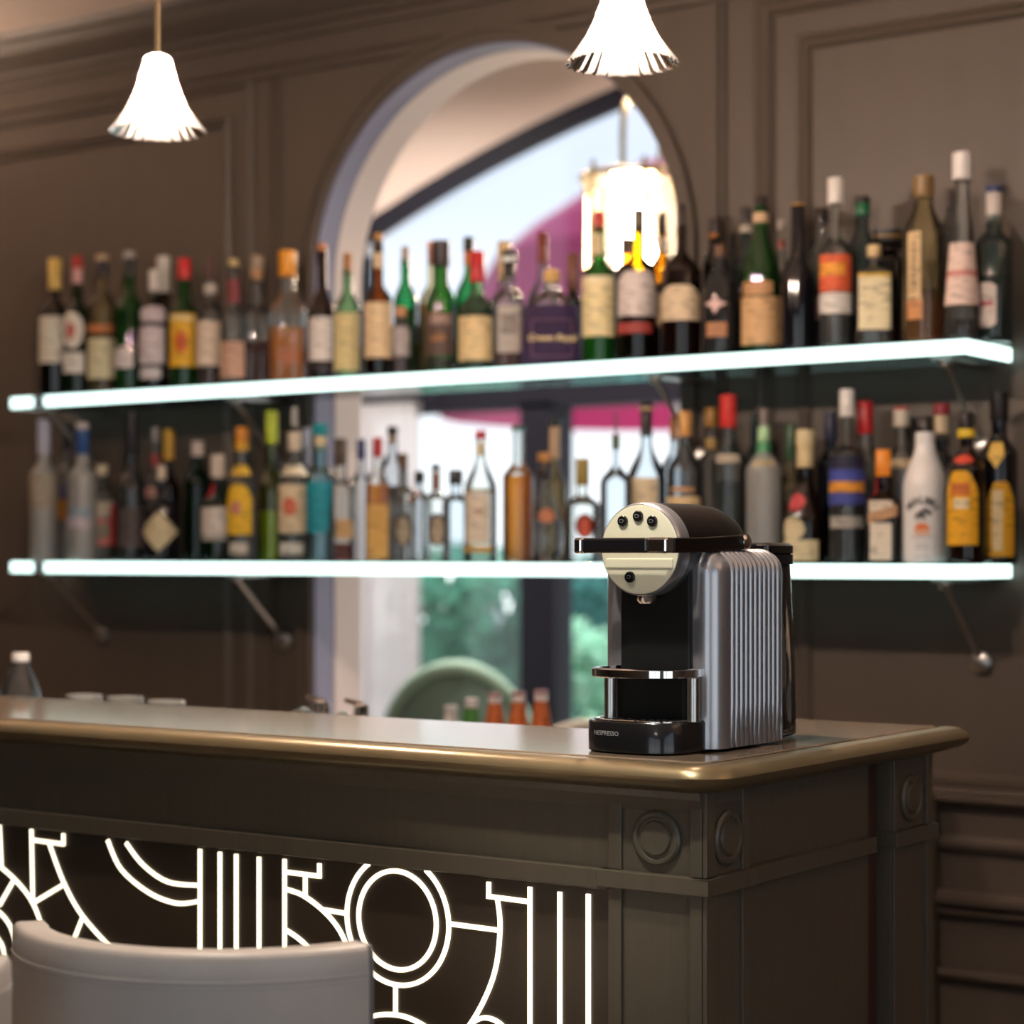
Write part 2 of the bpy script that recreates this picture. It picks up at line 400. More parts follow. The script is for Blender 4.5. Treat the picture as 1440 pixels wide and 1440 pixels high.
# brass lantern hanging beyond the arch
LY = 5.3; lc = onY(893, 250, LY)[0]; lr = .155
t = empty('hanging_lantern', (lc.x, LY, lc.z))
fm = MB()
for z in (0, -.42): fm.tube([(lr*cos(2*pi*k/32), lr*sin(2*pi*k/32), z) for k in range(32)], .011, 8, closed=True)
for k in range(6):
    a = 2*pi*k/6+.2; fm.tube([(lr*cos(a), lr*sin(a), -.42), (lr*cos(a), lr*sin(a), .035)], .007, 8)
for k in range(3):
    a = 2*pi*k/3+.5; fm.tube([(lr*cos(a), lr*sin(a), 0), (-lr*cos(a), -lr*sin(a), 0)], .006, 8)
    fm.tube([(.07*cos(a), .07*sin(a), 0), (.072*cos(a), .072*sin(a), .12), (.066*cos(a), .066*sin(a), .19), (.045*cos(a), .045*sin(a), .225), (0, 0, .24)], .0055, 8)
fm.build('frame', BRASS, t, smooth=50)
MB().tube([(0, 0, .235), (0, 0, BZ-lc.z-.02)], .006, 8).build('rod', BRASS, t)
MB().lathe([(.05, BZ-lc.z-.02), (.05, BZ-lc.z)], 20).build('ceiling_rose', BRASS, t)
MB().rings([[(.14*cos(2*pi*k/32), .14*sin(2*pi*k/32), z) for k in range(32)] for z in (-.41, -.01)], cap0=False, cap1=False).build('glass_shade', glass('lantern_glass', '#fffaf0', body=.07, bodycol='#fff6e4'), t, smooth=60)
MB().lathe([(.03, -.03), (.035, -.1), (.045, -.16), (.06, -.22), (.03, -.27), (.0, -.28)], 16).build('bulb', emit('lantern_bulb', '#ffe4c8', 220), t, smooth=60)
tag(t, 'lit brass lantern hanging in the room beyond the arch', 'lantern')

# ------------------------------------------------------------------ glass shelves with lit edge
SX0, SX1, SY0 = -4.226, -1.602, 3.762
SHZ = {'u': (1.728, 1.754), 'l': (1.305, 1.331)}
SHG = glass('shelf_glass', '#e9efef', body=.015, rough=.06, bodycol='#a8d8e0')
BRK = {'u': (70, 330, 915, 1333), 'l': (70, 335, 925, 1330)}
BX = (-4.12, -3.485, -2.31, -1.665)
for k, lab in (('u', 'upper glass wall shelf with glowing white edge'), ('l', 'lower glass wall shelf with glowing white edge')):
    z0, z1 = SHZ[k]
    s = empty('glass_shelf', (SX0, SY0, z0)); tag(s, lab, 'shelf', 'lit glass bottle shelves')
    L = SX1-SX0; D = WY-.004-SY0; H = z1-z0
    MB().box(0.006, L-.006, .006, D, 0, H).build('glass_plate', SHG, s)
    e = MB(); gapx = BX[0]-SX0
    for xa, xb in ((0, gapx-.02), (gapx+.02, L)):
        e.quad((xa,0,0),(xb,0,0),(xb,0,H),(xa,0,H)); e.quad((xa,0,0),(xb,0,0),(xb,.0055,0),(xa,.0055,0)); e.quad((xa,0,H),(xb,0,H),(xb,.0055,H),(xa,.0055,H))
    for xe, xi in ((L, L-.0055), (0, .0055)):
        e.quad((xe,0,0),(xe,D,0),(xe,D,H),(xe,0,H)); e.quad((xe,0,0),(xe,D,0),(xi,D,0),(xi,0,0)); e.quad((xe,0,H),(xe,D,H),(xi,D,H),(xi,0,H))
    le = e.build('lit_edge', LED, s); le['label'] = 'glowing white edge strip'
    MB().box(gapx-.02, gapx+.02, -.001, .006, 0, H).build('edge_clip', pbr('edge_clip', (.35, .5, .62), .3), s)
    for bx in BX:
        x = bx-SX0; b = MB()
        b.box(x-.022, x+.022, .03, D, -.008, -.0005); b.lathe([(.010, -.022), (.013, -.012), (.013, -.001)], 16, c=(x, .045, 0)); 
        bo = b.build('bracket', STEEL, s)
        MB().tube([(x, .05, -.016), (x, D-.002, -.165)], .0055, 8).build('strut', STEEL, bo)
        p = MB(); R = []
        for rr, yy in ((.022, D), (.022, D-.008), (.014, D-.014)):
            R.append([(x+rr*cos(2*pi*i/20), yy, -.168+rr*sin(2*pi*i/20)) for i in range(20)])
        p.rings(R).build('wall_plate', STEEL, bo, smooth=40)

# ------------------------------------------------------------------ bottles
def interp(prof, z):
    for (r0, z0), (r1, z1) in zip(prof, prof[1:]):
        if z0 <= z <= z1 and z1 > z0: return r0+(r1-r0)*(z-z0)/(z1-z0)
    return prof[-1][0] if z > prof[-1][1] else prof[0][0]

G = dict(
 clear=glass('clear_glass', '#f8fbfa', body=.075, bodycol='#dfe4e2'), cool=glass('cool_glass', '#eef4f8', body=.06, bodycol='#dce4ea'), frost=glass('frosted_glass', '#e6eaec', body=.58, rough=.25, bodycol='#e4e6e2'),  # milky body in clear glass imitates the haze of lit bottles
 green=glass('green_glass', '#5cb064', body=.28, bodycol='#257a30'), dgreen=glass('dark_green_glass', '#2a6236', body=.3, bodycol='#133e1e'), lgreen=glass('light_green_glass', '#b9e2c2', body=.12, bodycol='#a6d4b0'),
 egreen=glass('emerald_glass', '#56c490', body=.2, bodycol='#2f9a68'), amber=glass('amber_glass', '#b0722a'), yellow=glass('yellow_glass', '#e0b93a'), olive=glass('olive_glass', '#7a6a1c', body=.15, bodycol='#241c06'),
 brown=glass('brown_glass', '#6a3c1c', body=.35, bodycol='#2a140a'), black=pbr('black_glass', (.006, .006, .009), .06, coat=.5), nearblack=glass('smoked_glass', '#2a2522', body=.5, bodycol='#0a0807'),
 smoke=glass('grey_glass', '#b8bdc2', body=.10, bodycol='#a0a4a6'), teal=glass('teal_grey_glass', '#94b2b2', body=.16, bodycol='#6c8686'), navy=glass('navy_glass', '#1a2350', body=.5, bodycol='#080d24'), straw=glass('straw_glass', '#f6eed2', body=.10, bodycol='#dccf9e'), white=pbr('white_opaque_glass', (.80, .79, .78), .22, coat=.3), lime=glass('lime_glass', '#e4f2bc'), turq=glass('turquoise_glass', '#c8ecf0', body=.1, bodycol='#b4dce2'))
LQ = dict(
 whisky=glass('whisky', '#e9ab5c', body=.30, rough=.1, bodycol='#c87a26', ior=1.1), amber=glass('amber_liquor', '#e8901e', body=.35, rough=.1, bodycol='#d97a10', ior=1.1),
 dark=glass('dark_liquor', '#5a2410', body=.5, rough=.1, bodycol='#32120a', ior=1.1), red=glass('red_liquor', '#6a1414', body=.45, rough=.1, bodycol='#4a0c12', ior=1.1),
 redbrown=glass('red_brown_liquor', '#c4602c', body=.35, rough=.1, bodycol='#7c260c', ior=1.1), lime=glass('lime_liqueur', '#dcee70', body=.85, rough=.1, bodycol='#d0e048', ior=1.1),
 dgreen=glass('green_liqueur', '#0f4a44', body=.5, rough=.1, bodycol='#07312c', ior=1.1), clear=glass('clear_spirit', '#eef2f2', rough=.05, ior=1.1), straw=glass('straw_liquor', '#ecd9a0', rough=.05, ior=1.1), black=pbr('black_liquor', (.008, .006, .008), .3), orange=glass('orange_liquor', '#ffd684', body=.5, rough=.1, bodycol='#f8a01c', ior=1.1))

def cap_mat(c): return pbr('cap_'+c.lstrip('#'), c, .35)
PRINT = {}

BOT = []
def B(shelf, row, cx, w, top, capb, ns, sh, nw, glass_, caps, labels=(), fill=None, text=None, p=2, lab='', extra=None, belly=None):
    BOT.append(dict(shelf=shelf, row=row, cx=cx, w=w, top=top, capb=capb, ns=ns, sh=sh, nw=nw, g=glass_, caps=caps, labels=labels, fill=fill, p=p, lab=lab, extra=extra, belly=belly, text=text))
F, K = 'f', 'k'
# caps: (y_top, y_bottom, width, colour)   labels: (y_top, y_bottom, x_offset, half_width, colour, outline)
W_, CR, YE = '#e6e2dc', '#e6d8b4', '#e8b020'
# ---- upper shelf, left to right
B('u',F,77,44,364,408,420,440,14,'nearblack',[(364,408,18,'#e0c068')],[(447,512,-4,17,'#d8d4c4','r')],(516,'red'),lab='wine-dark bottle with long pale yellow capsule at the left end, upper shelf')
B('u',F,109,40,361,406,420,446,15,'dgreen',[(361,378,16,'#b8322c'),(378,406,14,'#d8a8ac')],[(441,491,-7,16,'#e4dfd2','o'),(456,478,-9,6,'#c0605a','o'),(497,526,-6,16,'#dfdcd4','r')],(450,'dark'),lab='dark bottle with red cap and round white label')
B('u',F,144,42,359,387,405,432,15,'straw',[(359,367,18,'#c0a884'),(367,387,17,'#2e2c34')],[(458,470,-4,18,'#b5713f','r'),(478,534,-2,18,'#d2cca8','r')],(465,'straw'),lab='pale bottle with black cap and cream label third from the left, upper shelf')
B('u',F,182,42,354,389,408,436,17,'green',[(354,364,17,'#a8a4a0'),(364,389,18,'#262c2a')],[(489,519,-8,13,'#d8d0d0','h')],(440,'dgreen'),lab='green glass bottle with tall black cap topped grey, upper shelf')
B('u',K,230,36,361,412,428,446,18,'olive',[(361,412,19,'#dcdad0')],[],None,lab='olive bottle with tall white capsule standing behind a white-labelled bottle')
B('u',F,216,40,380,416,424,440,13,'nearblack',[(380,416,13,'#e2ded8')],[(432,454,-1,17,'#cfc4cc','r'),(456,459,-1,17,'#3a363c','r'),(461,513,-2,17,'#d8cdd2','r'),(519,534,-4,14,'#cfc9cc','r')],None,lab='dark bottle with slim white cap and tall white label')
B('u',F,259,42,364,393,420,444,18,'green',[(364,393,19,'#d0282a')],[(443,517,-3,19,'#e6b22a','r'),(446,453,-2,17,'#e8d49a','r'),(468,498,-4,9,'#cf5f2a','o')],(438,'dgreen'),lab='green bottle with red cap and bright yellow label')
B('u',F,296,40,364,396,418,440,12,'clear',[(364,396,10,'#5a3a3c'),(400,414,18,'#c9c0b8')],[(453,516,-2,17,'#e2cfba','r')],(518,'redbrown'),lab='clear bottle with thin maroon cap and pale peach label')
B('u',F,328,38,365,395,428,446,17,'clear',[(365,375,14,'#c8b67a'),(375,395,18,'#33302e')],[(394,426,0,10,'#8a3a40','r'),(482,532,-2,17,'#c8a088','r')],None,lab='clear bottle with black cap and maroon neck band')
B('u',F,361,44,360,394,424,446,18,'clear',[(360,381,20,'#9c8a72'),(381,394,17,'#d8a070')],[],(482,'redbrown'),lab='square clear decanter-like bottle quarter full of red-brown spirit',p=5)
B('u',F,404,54,353,389,405,440,22,'clear',[(353,389,24,'#f0a01e')],[(486,520,0,16,'#a8623a','d')],(462,'orange'),lab='wide clear bottle with orange cap, half full of orange spirit',p=4)
B('u',F,453,38,343,360,400,440,14,'brown',[(343,392,13,'#d08a5a')],[(448,509,-3,17,'#e4dcd6','r'),(513,524,-2,16,'#2a2026','r')],None,lab='dark brown bottle with copper capsule and white label')
B('u',F,489,40,356,387,405,438,13,'lgreen',[(356,387,13,'#b07a48')],[(442,523,-2,18,'#dccb92','r')],None,lab='pale green bottle with bronze capsule and long straw label')
B('u',F,532,44,329,355,398,422,14,'amber',[(329,338,13,'#c08a40'),(338,355,13,'#463a30')],[(356,378,0,6,'#e0c8a0','r'),(427,505,-2,21,'#e4c9a0','r')],(505,'dark'),lab='tall amber bottle with gold topped cap and long peach label')
B('u',K,570,42,347,373,392,425,13,'egreen',[(347,373,12,'#a8a490')],[],(436,'amber'),lab='bright emerald bottle with grey cap in the back row, before the arch')
B('u',F,563,34,432,446,452,462,15,'clear',[(432,446,16,'#cf9468')],[(458,503,0,14,'#8c8284','h'),(462,500,0,11,'#b4aaaa','h')],(452,'redbrown'),lab='short brown flask with grey shield label',p=3)
B('u',K,594,34,427,446,455,466,13,'brown',[(427,446,13,'#d08048')],[],None,lab='low red-brown bottle behind the short flask')
B('u',K,606,34,340,372,396,424,10,'straw',[(340,350,11,'#d89a66'),(350,372,10,'#b87a6a')],[],None,lab='slim straw bottle with copper top beside a thick black cap')
B('u',F,620,44,339,375,392,430,20,'green',[(339,375,25,'#2c2426')],[(442,503,-1,19,'#54423a','r'),(445,458,-1,14,'#a58a82','r'),(472,482,-4,10,'#9a6a42','r'),(506,517,-1,18,'#201c1c','r')],None,lab='green bottle with thick black cap and brown label')
B('u',K,659,40,334,354,380,420,12,'egreen',[(334,354,15,'#24282a'),(354,373,14,'#c47c3c')],[],None,lab='emerald bottle with black cap and orange neck band in the back row')
B('u',F,671,54,354,397,410,436,18,'lgreen',[(354,397,21,'#c8202a')],[(447,509,-5,25,'#e6cc98','r')],(436,'dark'),lab='stout bottle with tall red cap and square straw label')
B('u',K,709,40,340,395,405,425,16,'clear',[(340,395,19,'#d0b88a')],[],None,lab='clear bottle with long cork-coloured capsule')
B('u',F,716,44,353,392,400,428,16,'clear',[(353,361,21,'#1c1a1c'),(361,369,22,'#dfe6e4'),(369,392,17,'#1e1a18')],[(432,498,0,17,'#b4aca4','r'),(444,472,1,11,'#8e8680','r')],(498,'redbrown'),lab='clear square bottle with black pourer cap ringed white',p=4)
B('u',K,763,46,327,373,385,428,13,'cool',[(327,373,15,'#7c3324')],[],None,lab='sloping clear bottle with long red-brown cap, back row')
B('u',F,776,76,380,397,402,430,18,'clear',[(380,397,23,'#dcb064')],[],(434,'whisky'),lab='squat clear bottle in a purple drawstring bag with gold script',p=3,extra='bag')
B('u',K,806,30,357,409,415,425,16,'brown',[(357,409,18,'#7a4a3c')],[],None,lab='brown bottle with long cinnamon cap behind the purple bag')
B('u',F,843,50,298,326,362,388,15,'green',[(298,326,15,'#d04a42')],[(330,360,-3,6,'#e0cfa0','r'),(391,475,-2,22,'#e8d8a4','r'),(391,400,-2,19,'#f0e2bc','r')],(470,'lime'),lab='green bottle with small red cap and tall cream label before the lantern')
B('u',K,881,34,335,358,368,384,15,'amber',[(335,358,17,'#6a5c4e')],[],None,lab='short amber bottle with brown cap between taller bottles')
B('u',F,896,56,294,327,352,386,14,'olive',[(294,327,13,'#7d7060')],[(384,447,0,27,'#d9cdc8','h'),(456,471,-4,24,'#9e3a34','r')],(392,'dark'),lab='olive bottle with arched white label over a red band')
B('u',K,931,46,300,332,356,384,13,'yellow',[(300,332,13,'#5a5448'),(335,355,15,'#d8cbb8')],[(415,462,0,20,'#c8b088','r')],(400,'dark'),lab='yellow bottle with white neck label in the back row, before the lantern')
B('u',F,958,58,288,326,350,384,14,'brown',[(288,326,14,'#3a322e')],[(404,453,-1,26,'#dcc6a6','h')],None,lab='large dark brown bottle with broad beige label right of the lantern')
B('u',K,1006,38,308,329,345,372,18,'nearblack',[(308,329,20,'#2c2624')],[(322,336,-4,7,'#a8641e','o')],None,lab='black capped bottle directly behind the brown capped whisky')
B('u',K,1029,30,330,352,362,380,12,'smoke',[(330,352,12,'#1e1e1a')],[],None,lab='small grey bottle with black cap peeping out in the back row')
B('u',F,1013,52,345,361,372,402,15,'smoke',[(345,361,16,'#6c4a38')],[(416,444,-6,15,'#d8b8b4','s'),(456,476,-5,14,'#b07c58','r')],(404,'dark'),lab='grey faceted whisky bottle with pale star-shaped label')
B('u',K,1049,40,293,330,352,384,16,'teal',[(293,312,16,'#2a2a2a')],[(318,328,0,8,'#c0b8a8','r')],None,lab='grey-green bottle with black cap left behind the big green one')
B('u',F,1070,56,277,298,318,388,20,'green',[(277,298,20,'#2c2424'),(300,314,23,'#c8aa86')],[(399,418,-4,20,'#c09468','r'),(420,487,-1,27,'#d0a878','r')],(392,'dgreen'),lab='big green bottle with sloping shoulders and tan label')
B('u',F,1122,52,287,294,352,395,20,'black',[(287,294,19,'#b88c4c'),(294,330,20,'#121014')],[],None,lab='plain black bottle with a gold topped black capsule')
B('u',K,1099,34,310,345,365,390,12,'clear',[(310,322,11,'#a8a09a'),(338,350,10,'#b4463a')],[(400,430,0,14,'#d49a70','r')],None,lab='clear bottle with red neck band behind the plain black one')
B('u',K,1155,44,294,316,330,366,18,'clear',[(294,316,20,'#1f1815')],[(420,452,0,19,'#b08c80','r')],(400,'black'),lab='clear bottle with square black cap behind an orange label')
B('u',F,1175,50,251,287,330,352,13,'clear',[(251,287,22,'#e4e0da')],[(360,412,0,23,'#dd6038','r'),(372,390,-4,17,'#eaa038','r'),(414,443,0,22,'#dcd8d2','r')],(444,'black'),lab='tall clear bottle with white cap and orange-red label')
B('u',K,1213,50,277,304,322,352,18,'teal',[(277,286,21,'#251a1c'),(286,304,21,'#12643e')],[],None,lab='grey bottle with emerald cap in the back row')
B('u',K,1248,42,324,345,352,368,20,'nearblack',[(324,344,40,'#17130f'),(332,336,40.6,'#a4803c')],[],None,lab='broad black stopper banded gold behind the crystal decanter',p=5)
B('u',F,1229,62,345,362,372,384,18,'clear',[(345,362,20,'#d6bd8e')],[(389,466,2,24,'#e6dab2','r'),(387,392,2,24,'#c7a234','r')],(390,'straw'),lab='square crystal decanter with cork stopper and cream label',p=6)
B('u',F,1299,62,248,278,284,335,26,'straw',[(248,278,30,'#8a6c3e')],[(329,452,-13,9,'#d6b98a','r'),(425,452,-12,10,'#c98a54','r')],(411,'whisky'),lab='tall fluted bottle with bronze cap and narrow vertical label',extra='vtext')
B('u',K,1336,26,266,290,300,320,9,'smoke',[(266,290,10,'#3a2c26')],[],None,lab='slim grey bottle with dark cap behind the tallest bottle')
B('u',F,1353,52,215,253,262,420,20,'clear',[(215,253,28,'#e8e4e0')],[(343,431,0,25,'#e2cbc0','r'),(382,391,0,20,'#c98a80','r')],(450,'dark'),lab='tallest tapering clear bottle with white cap and pale pink label',belly=1)
B('u',F,1398,54,262,312,322,344,22,'teal',[(262,271,25,'#3a4670'),(271,312,22,'#dad2cb')],[(400,463,-13,16,'#dcd0c8','c'),(426,433,-14,13,'#b4606a','r')],(388,'dgreen'),lab='grey-green bottle with blue topped white cap at the right end, upper shelf')
# ---- lower shelf, left to right
B('l',F,62,40,590,639,648,668,16,'frost',[(590,639,18,'#b9bcd0')],[(668,716,-2,18,'#a59d8c','r')],None,lab='frosted bottle with lilac cap at the left end, lower shelf')
B('l',K,94,36,599,634,645,668,13,'clear',[(599,634,15,'#26222a')],[(682,702,0,14,'#50506c','r'),(704,731,0,14,'#c48418','r')],None,lab='clear bottle with black cap and orange label, back row of lower shelf')
B('l',F,116,42,594,639,652,670,18,'frost',[(594,604,18,'#bcb4ac'),(604,639,20,'#1f4a88')],[(714,728,-4,15,'#8fa4b4','r'),(728,744,-4,16,'#c4bcc4','r')],None,lab='frosted bottle with tall blue cap')
B('l',F,143,46,654,668,675,694,17,'clear',[(654,668,18,'#cfc4a8')],[(706,728,-3,19,'#c6bba8','r'),(730,768,-4,20,'#cf7a74','r'),(736,758,1,10,'#8b8672','o'),(710,768,17,5,'#b3222c','r')],None,lab='short fat clear bottle with pink and red label')
B('l',F,185,42,580,640,650,690,17,'smoke',[(580,640,20,'#221c20')],[(715,770,0,18,'#4a4040','r')],(715,'clear'),lab='grey bottle with long black neck sleeve')
B('l',K,218,34,602,622,656,690,11,'clear',[(602,620,10,'#a8a0a0'),(638,656,14,'#8c2a2c')],[(686,700,-2,14,'#c49488','r')],None,lab='clear bottle with red neck seal and steel pourer, back row left')
B('l',K,237,34,604,647,660,690,13,'brown',[(604,647,15,'#dba838')],[],None,lab='brown bottle with yellow capsule behind a diamond labelled one')
B('l',F,227,52,655,682,700,714,15,'black',[(655,682,13,'#c4b8a4')],[(720,776,-4,26,'#cbbd98','d')],None,lab='black bottle with cream diamond label')
B('l',K,278,40,621,642,652,680,17,'dgreen',[(621,642,18,'#d4c4bc')],[],None,lab='dark green bottle with white cap in the back row')
B('l',F,306,46,640,672,688,710,18,'dgreen',[(640,672,20,'#d6c8b8')],[(680,700,-12,8,'#b81e34','o'),(714,752,-3,19,'#d3cac1','r'),(753,760,-3,19,'#a7a39a','r')],None,lab='dark green bottle with red seal and white label')
B('l',F,340,44,601,634,650,684,18,'clear',[(601,622,19,'#cf8420'),(622,634,20,'#dba828')],[(655,669,-3,13,'#e0b534','r'),(682,752,-3,17,'#e8bb28','h'),(706,724,-8,7,'#c98078','o'),(764,779,-4,12,'#c4bcae','r')],None,lab='clear bottle with orange cap and yellow pentagon label')
B('l',F,382,38,578,624,650,690,16,'lime',[(578,624,17,'#b6c832')],[],(719,'lime'),lab='tall slim bottle of lime green liqueur')
B('l',F,414,46,573,634,648,676,14,'clear',[(573,600,8,'#b4b0a8'),(608,634,18,'#d8c8b0')],[(655,669,0,16,'#ded6bc','r'),(682,750,-3,21,'#d9c9a8','r'),(700,726,-6,10,'#cf6a50','o'),(764,780,-4,16,'#c8c6bc','r')],(690,'clear'),lab='clear bottle with steel pourer and red seal on cream label')
B('l',K,431,30,602,655,662,685,10,'cool',[(602,655,11,'#a8b4cc')],[],None,lab='slim clear bottle with pale blue capsule')
B('l',F,451,46,596,634,652,672,18,'turq',[(596,613,22,'#12929e'),(613,634,16,'#dccaa0')],[(679,749,-3,18,'#1090a4','t')],None,lab='clear bottle with turquoise cap and turquoise label')
B('l',F,479,50,617,655,668,690,17,'clear',[(617,655,18,'#43331f')],[(731,757,0,24,'#d2ae78','r')],(764,'redbrown'),lab='wide clear bottle with dark brown cap and tan label',p=4)
B('l',K,508,38,618,647,658,685,11,'cool',[(618,647,12,'#1e2a68')],[],None,lab='clear bottle with narrow navy cap, back row before the arch')
B('l',F,531,36,616,643,655,690,13,'clear',[(616,643,14,'#b01e26')],[(710,785,0,16,'#cfa456','r')],(682,'orange'),lab='square bottle of orange spirit with red cap and tan label',p=5)
B('l',K,552,40,600,624,632,664,14,'cool',[(600,613,15,'#161c1a'),(613,624,11,'#caa078')],[],(684,'red'),lab='pale bottle with short black cap before the arch')
B('l',F,567,42,638,663,680,700,13,'clear',[(638,663,13,'#5c4424')],[(722,768,0,15,'#4a443a','o'),(728,766,0,9,'#a89c86','o')],None,lab='clear bottle with brown stopper and dark oval label',p=4)
B('l',K,590,36,663,680,688,706,13,'cool',[(663,680,15,'#12201c')],[(690,708,-8,6,'#c8702c','r')],None,lab='clear bottle with black cap between two oval labelled bottles')
B('l',F,613,42,653,662,690,704,13,'clear',[(653,662,13,'#22262a'),(664,690,11,'#c88a70')],[(722,768,2,15,'#4c463c','o'),(728,766,2,9,'#a49884','o')],None,lab='clear bottle with pinkish neck and dark oval label',p=4)
B('l',F,641,40,661,682,692,708,16,'cool',[(661,682,20,'#1f2326')],[],None,lab='bluish clear bottle with thick black cap')
B('l',F,676,48,606,618,640,692,15,'clear',[(606,618,17,'#c02630')],[(622,642,0,7,'#d8cfae','r'),(688,694,-3,17,'#9a8e5c','r'),(695,765,-4,16,'#e0d4c0','r'),(716,724,-3,3,'#b04a3a','o'),(768,777,-4,19,'#cfa04a','r')],None,lab='sloping clear bottle with red cap and tall white label')
B('l',F,729,46,599,608,648,672,17,'clear',[(599,606,19,'#2f6f66')],[],(669,'orange'),lab='tall clear bottle of orange spirit without label')
B('l',K,780,36,591,645,655,685,13,'straw',[(591,600,17,'#20241e'),(600,645,15,'#c2a380')],[],None,lab='straw bottle with long tan capsule topped black')
B('l',F,766,54,637,675,690,712,16,'clear',[(637,650,20,'#b8813c'),(650,675,19,'#231a16')],[(716,735,2,12,'#c8805c','o')],None,lab='round faceted crystal bottle with black and tan cap',belly=2)
B('l',F,819,52,645,683,694,712,16,'clear',[(645,683,19,'#94803a')],[(723,757,3,13,'#8e3426','o'),(730,756,3,7,'#cf5a40','o')],None,lab='clear bottle with bronze cap and red oval label')
B('l',F,866,46,580,632,650,680,10,'cool',[(580,612,3,'#5a5a58'),(612,632,12,'#566050')],[],None,lab='clear bottle with thin steel pour spout')
B('l',F,909,58,567,614,622,678,17,'cool',[(567,573,19,'#1c1a18'),(573,578,20,'#c8a87c'),(578,614,16,'#17150f')],[(673,712,-4,20,'#ddcba8','r')],None,lab='bell-shaped clear decanter with long black stopper')
B('l',K,947,36,587,620,632,660,11,'cool',[(587,620,11,'#b8783a')],[],None,lab='clear bottle with narrow copper capsule behind a tan capped one')
B('l',F,963,52,579,614,628,664,18,'cool',[(579,614,19,'#d29c56')],[(686,692,-3,16,'#c49058','r'),(699,720,-3,24,'#dcc08e','r')],None,lab='clear bottle with smooth tan cap left of the red capped one')
B('l',K,1000,44,574,614,630,654,15,'clear',[(574,600,18,'#a5752c'),(616,632,16,'#cfae68')],[],None,lab='clear bottle with ridged bronze cap, back row')
B('l',F,1024,52,556,602,618,650,20,'clear',[(556,602,24,'#d23630')],[(640,652,0,16,'#b4a894','r')],(678,'dgreen'),lab='bottle with tall bright red cap and dark green contents')
B('l',K,1061,32,581,602,620,650,12,'teal',[(581,602,12,'#122c26')],[],None,lab='grey-green bottle with tiny dark green cap')
B('l',F,1074,52,576,604,625,664,12,'frost',[(576,600,10,'#8a7c78'),(600,622,17,'#a8d0a0'),(623,646,20,'#3f9060')],[(648,656,0,15,'#b8aa88','r')],None,lab='frosted ribbed bottle with green and white neck')
B('l',K,1112,44,598,647,660,690,15,'straw',[(598,647,16,'#2f5638')],[],(690,'straw'),lab='straw bottle with long dull green capsule')
B('l',F,1132,60,605,658,670,738,20,'brown',[(605,627,26,'#e0d0a4'),(627,658,24,'#dcc99a')],[(694,718,-12,13,'#c04448','o'),(728,762,-15,15,'#d4c7a0','o'),(760,789,-6,24,'#d4c7a0','r')],None,lab='dark brown bottle with cream wax cap and red seal')
B('l',K,1168,38,580,619,630,655,16,'navy',[(580,619,18,'#191d3c')],[],None,lab='navy blue bottle beside the tall white capped one')
B('l',F,1191,52,548,586,624,638,13,'clear',[(548,586,21,'#e0dcd6')],[(643,660,0,24,'#15183a','r'),(661,678,0,24,'#3c4aa0','r'),(678,693,0,24,'#e09830','r'),(694,711,0,24,'#3f4a98','r'),(727,743,0,22,'#aaa59c','r')],(640,'black'),lab='tall bottle with white cap and blue label banded orange')
B('l',K,1217,46,565,611,622,655,20,'clear',[(565,611,22,'#bb1a20')],[],None,lab='clear bottle with red cap right of the blue label')
B('l',F,1242,48,633,670,690,708,20,'brown',[(633,670,22,'#e58a14')],[(674,704,-12,4,'#b8303a','r'),(705,722,-4,17,'#e2d6c2','r'),(710,738,-2,23,'#c09670','g'),(736,788,-4,15,'#e4d9c6','r')],None,lab='square brown bottle with orange cap and white label',p=5)
B('l',K,1268,44,573,600,618,650,16,'clear',[(573,577,22,'#b84840'),(577,600,23,'#cfc6b4')],[(647,659,0,18,'#cbb892','r')],None,lab='clear bottle with cream cap topped red, behind the white bottle')
B('l',F,1301,64,586,617,622,686,28,'white',[(586,617,22,'#17120f')],[],None,lab='opaque white bottle with black cap and palm tree print',extra='palm')
B('l',K,1324,42,568,619,632,664,20,'brown',[(568,584,23,'#8e1f2c'),(584,619,20,'#cbb896')],[],None,lab='brown bottle with cream neck and crimson cap, back row')
B('l',F,1359,56,580,604,628,662,19,'brown',[(580,604,21,'#151110'),(604,616,25,'#d9bd2a')],[(640,653,-3,13,'#cf4a34','o'),(663,767,-5,21,'#e6ac18','h'),(680,698,-8,13,'#c9702a','r'),(702,716,-7,10,'#e8dcb8','r')],None,lab='dark brown bottle with yellow neck ring and yellow arched label')
B('l',F,1405,54,552,592,610,640,22,'black',[(552,592,27,'#1b1613')],[(623,660,-4,11,'#e2bd5c','v'),(678,783,2,18,'#d8a41c','h'),(690,775,-2,7,'#e0cfa0','r')],None,lab='tall black bottle with yellow label at the right end, lower shelf')

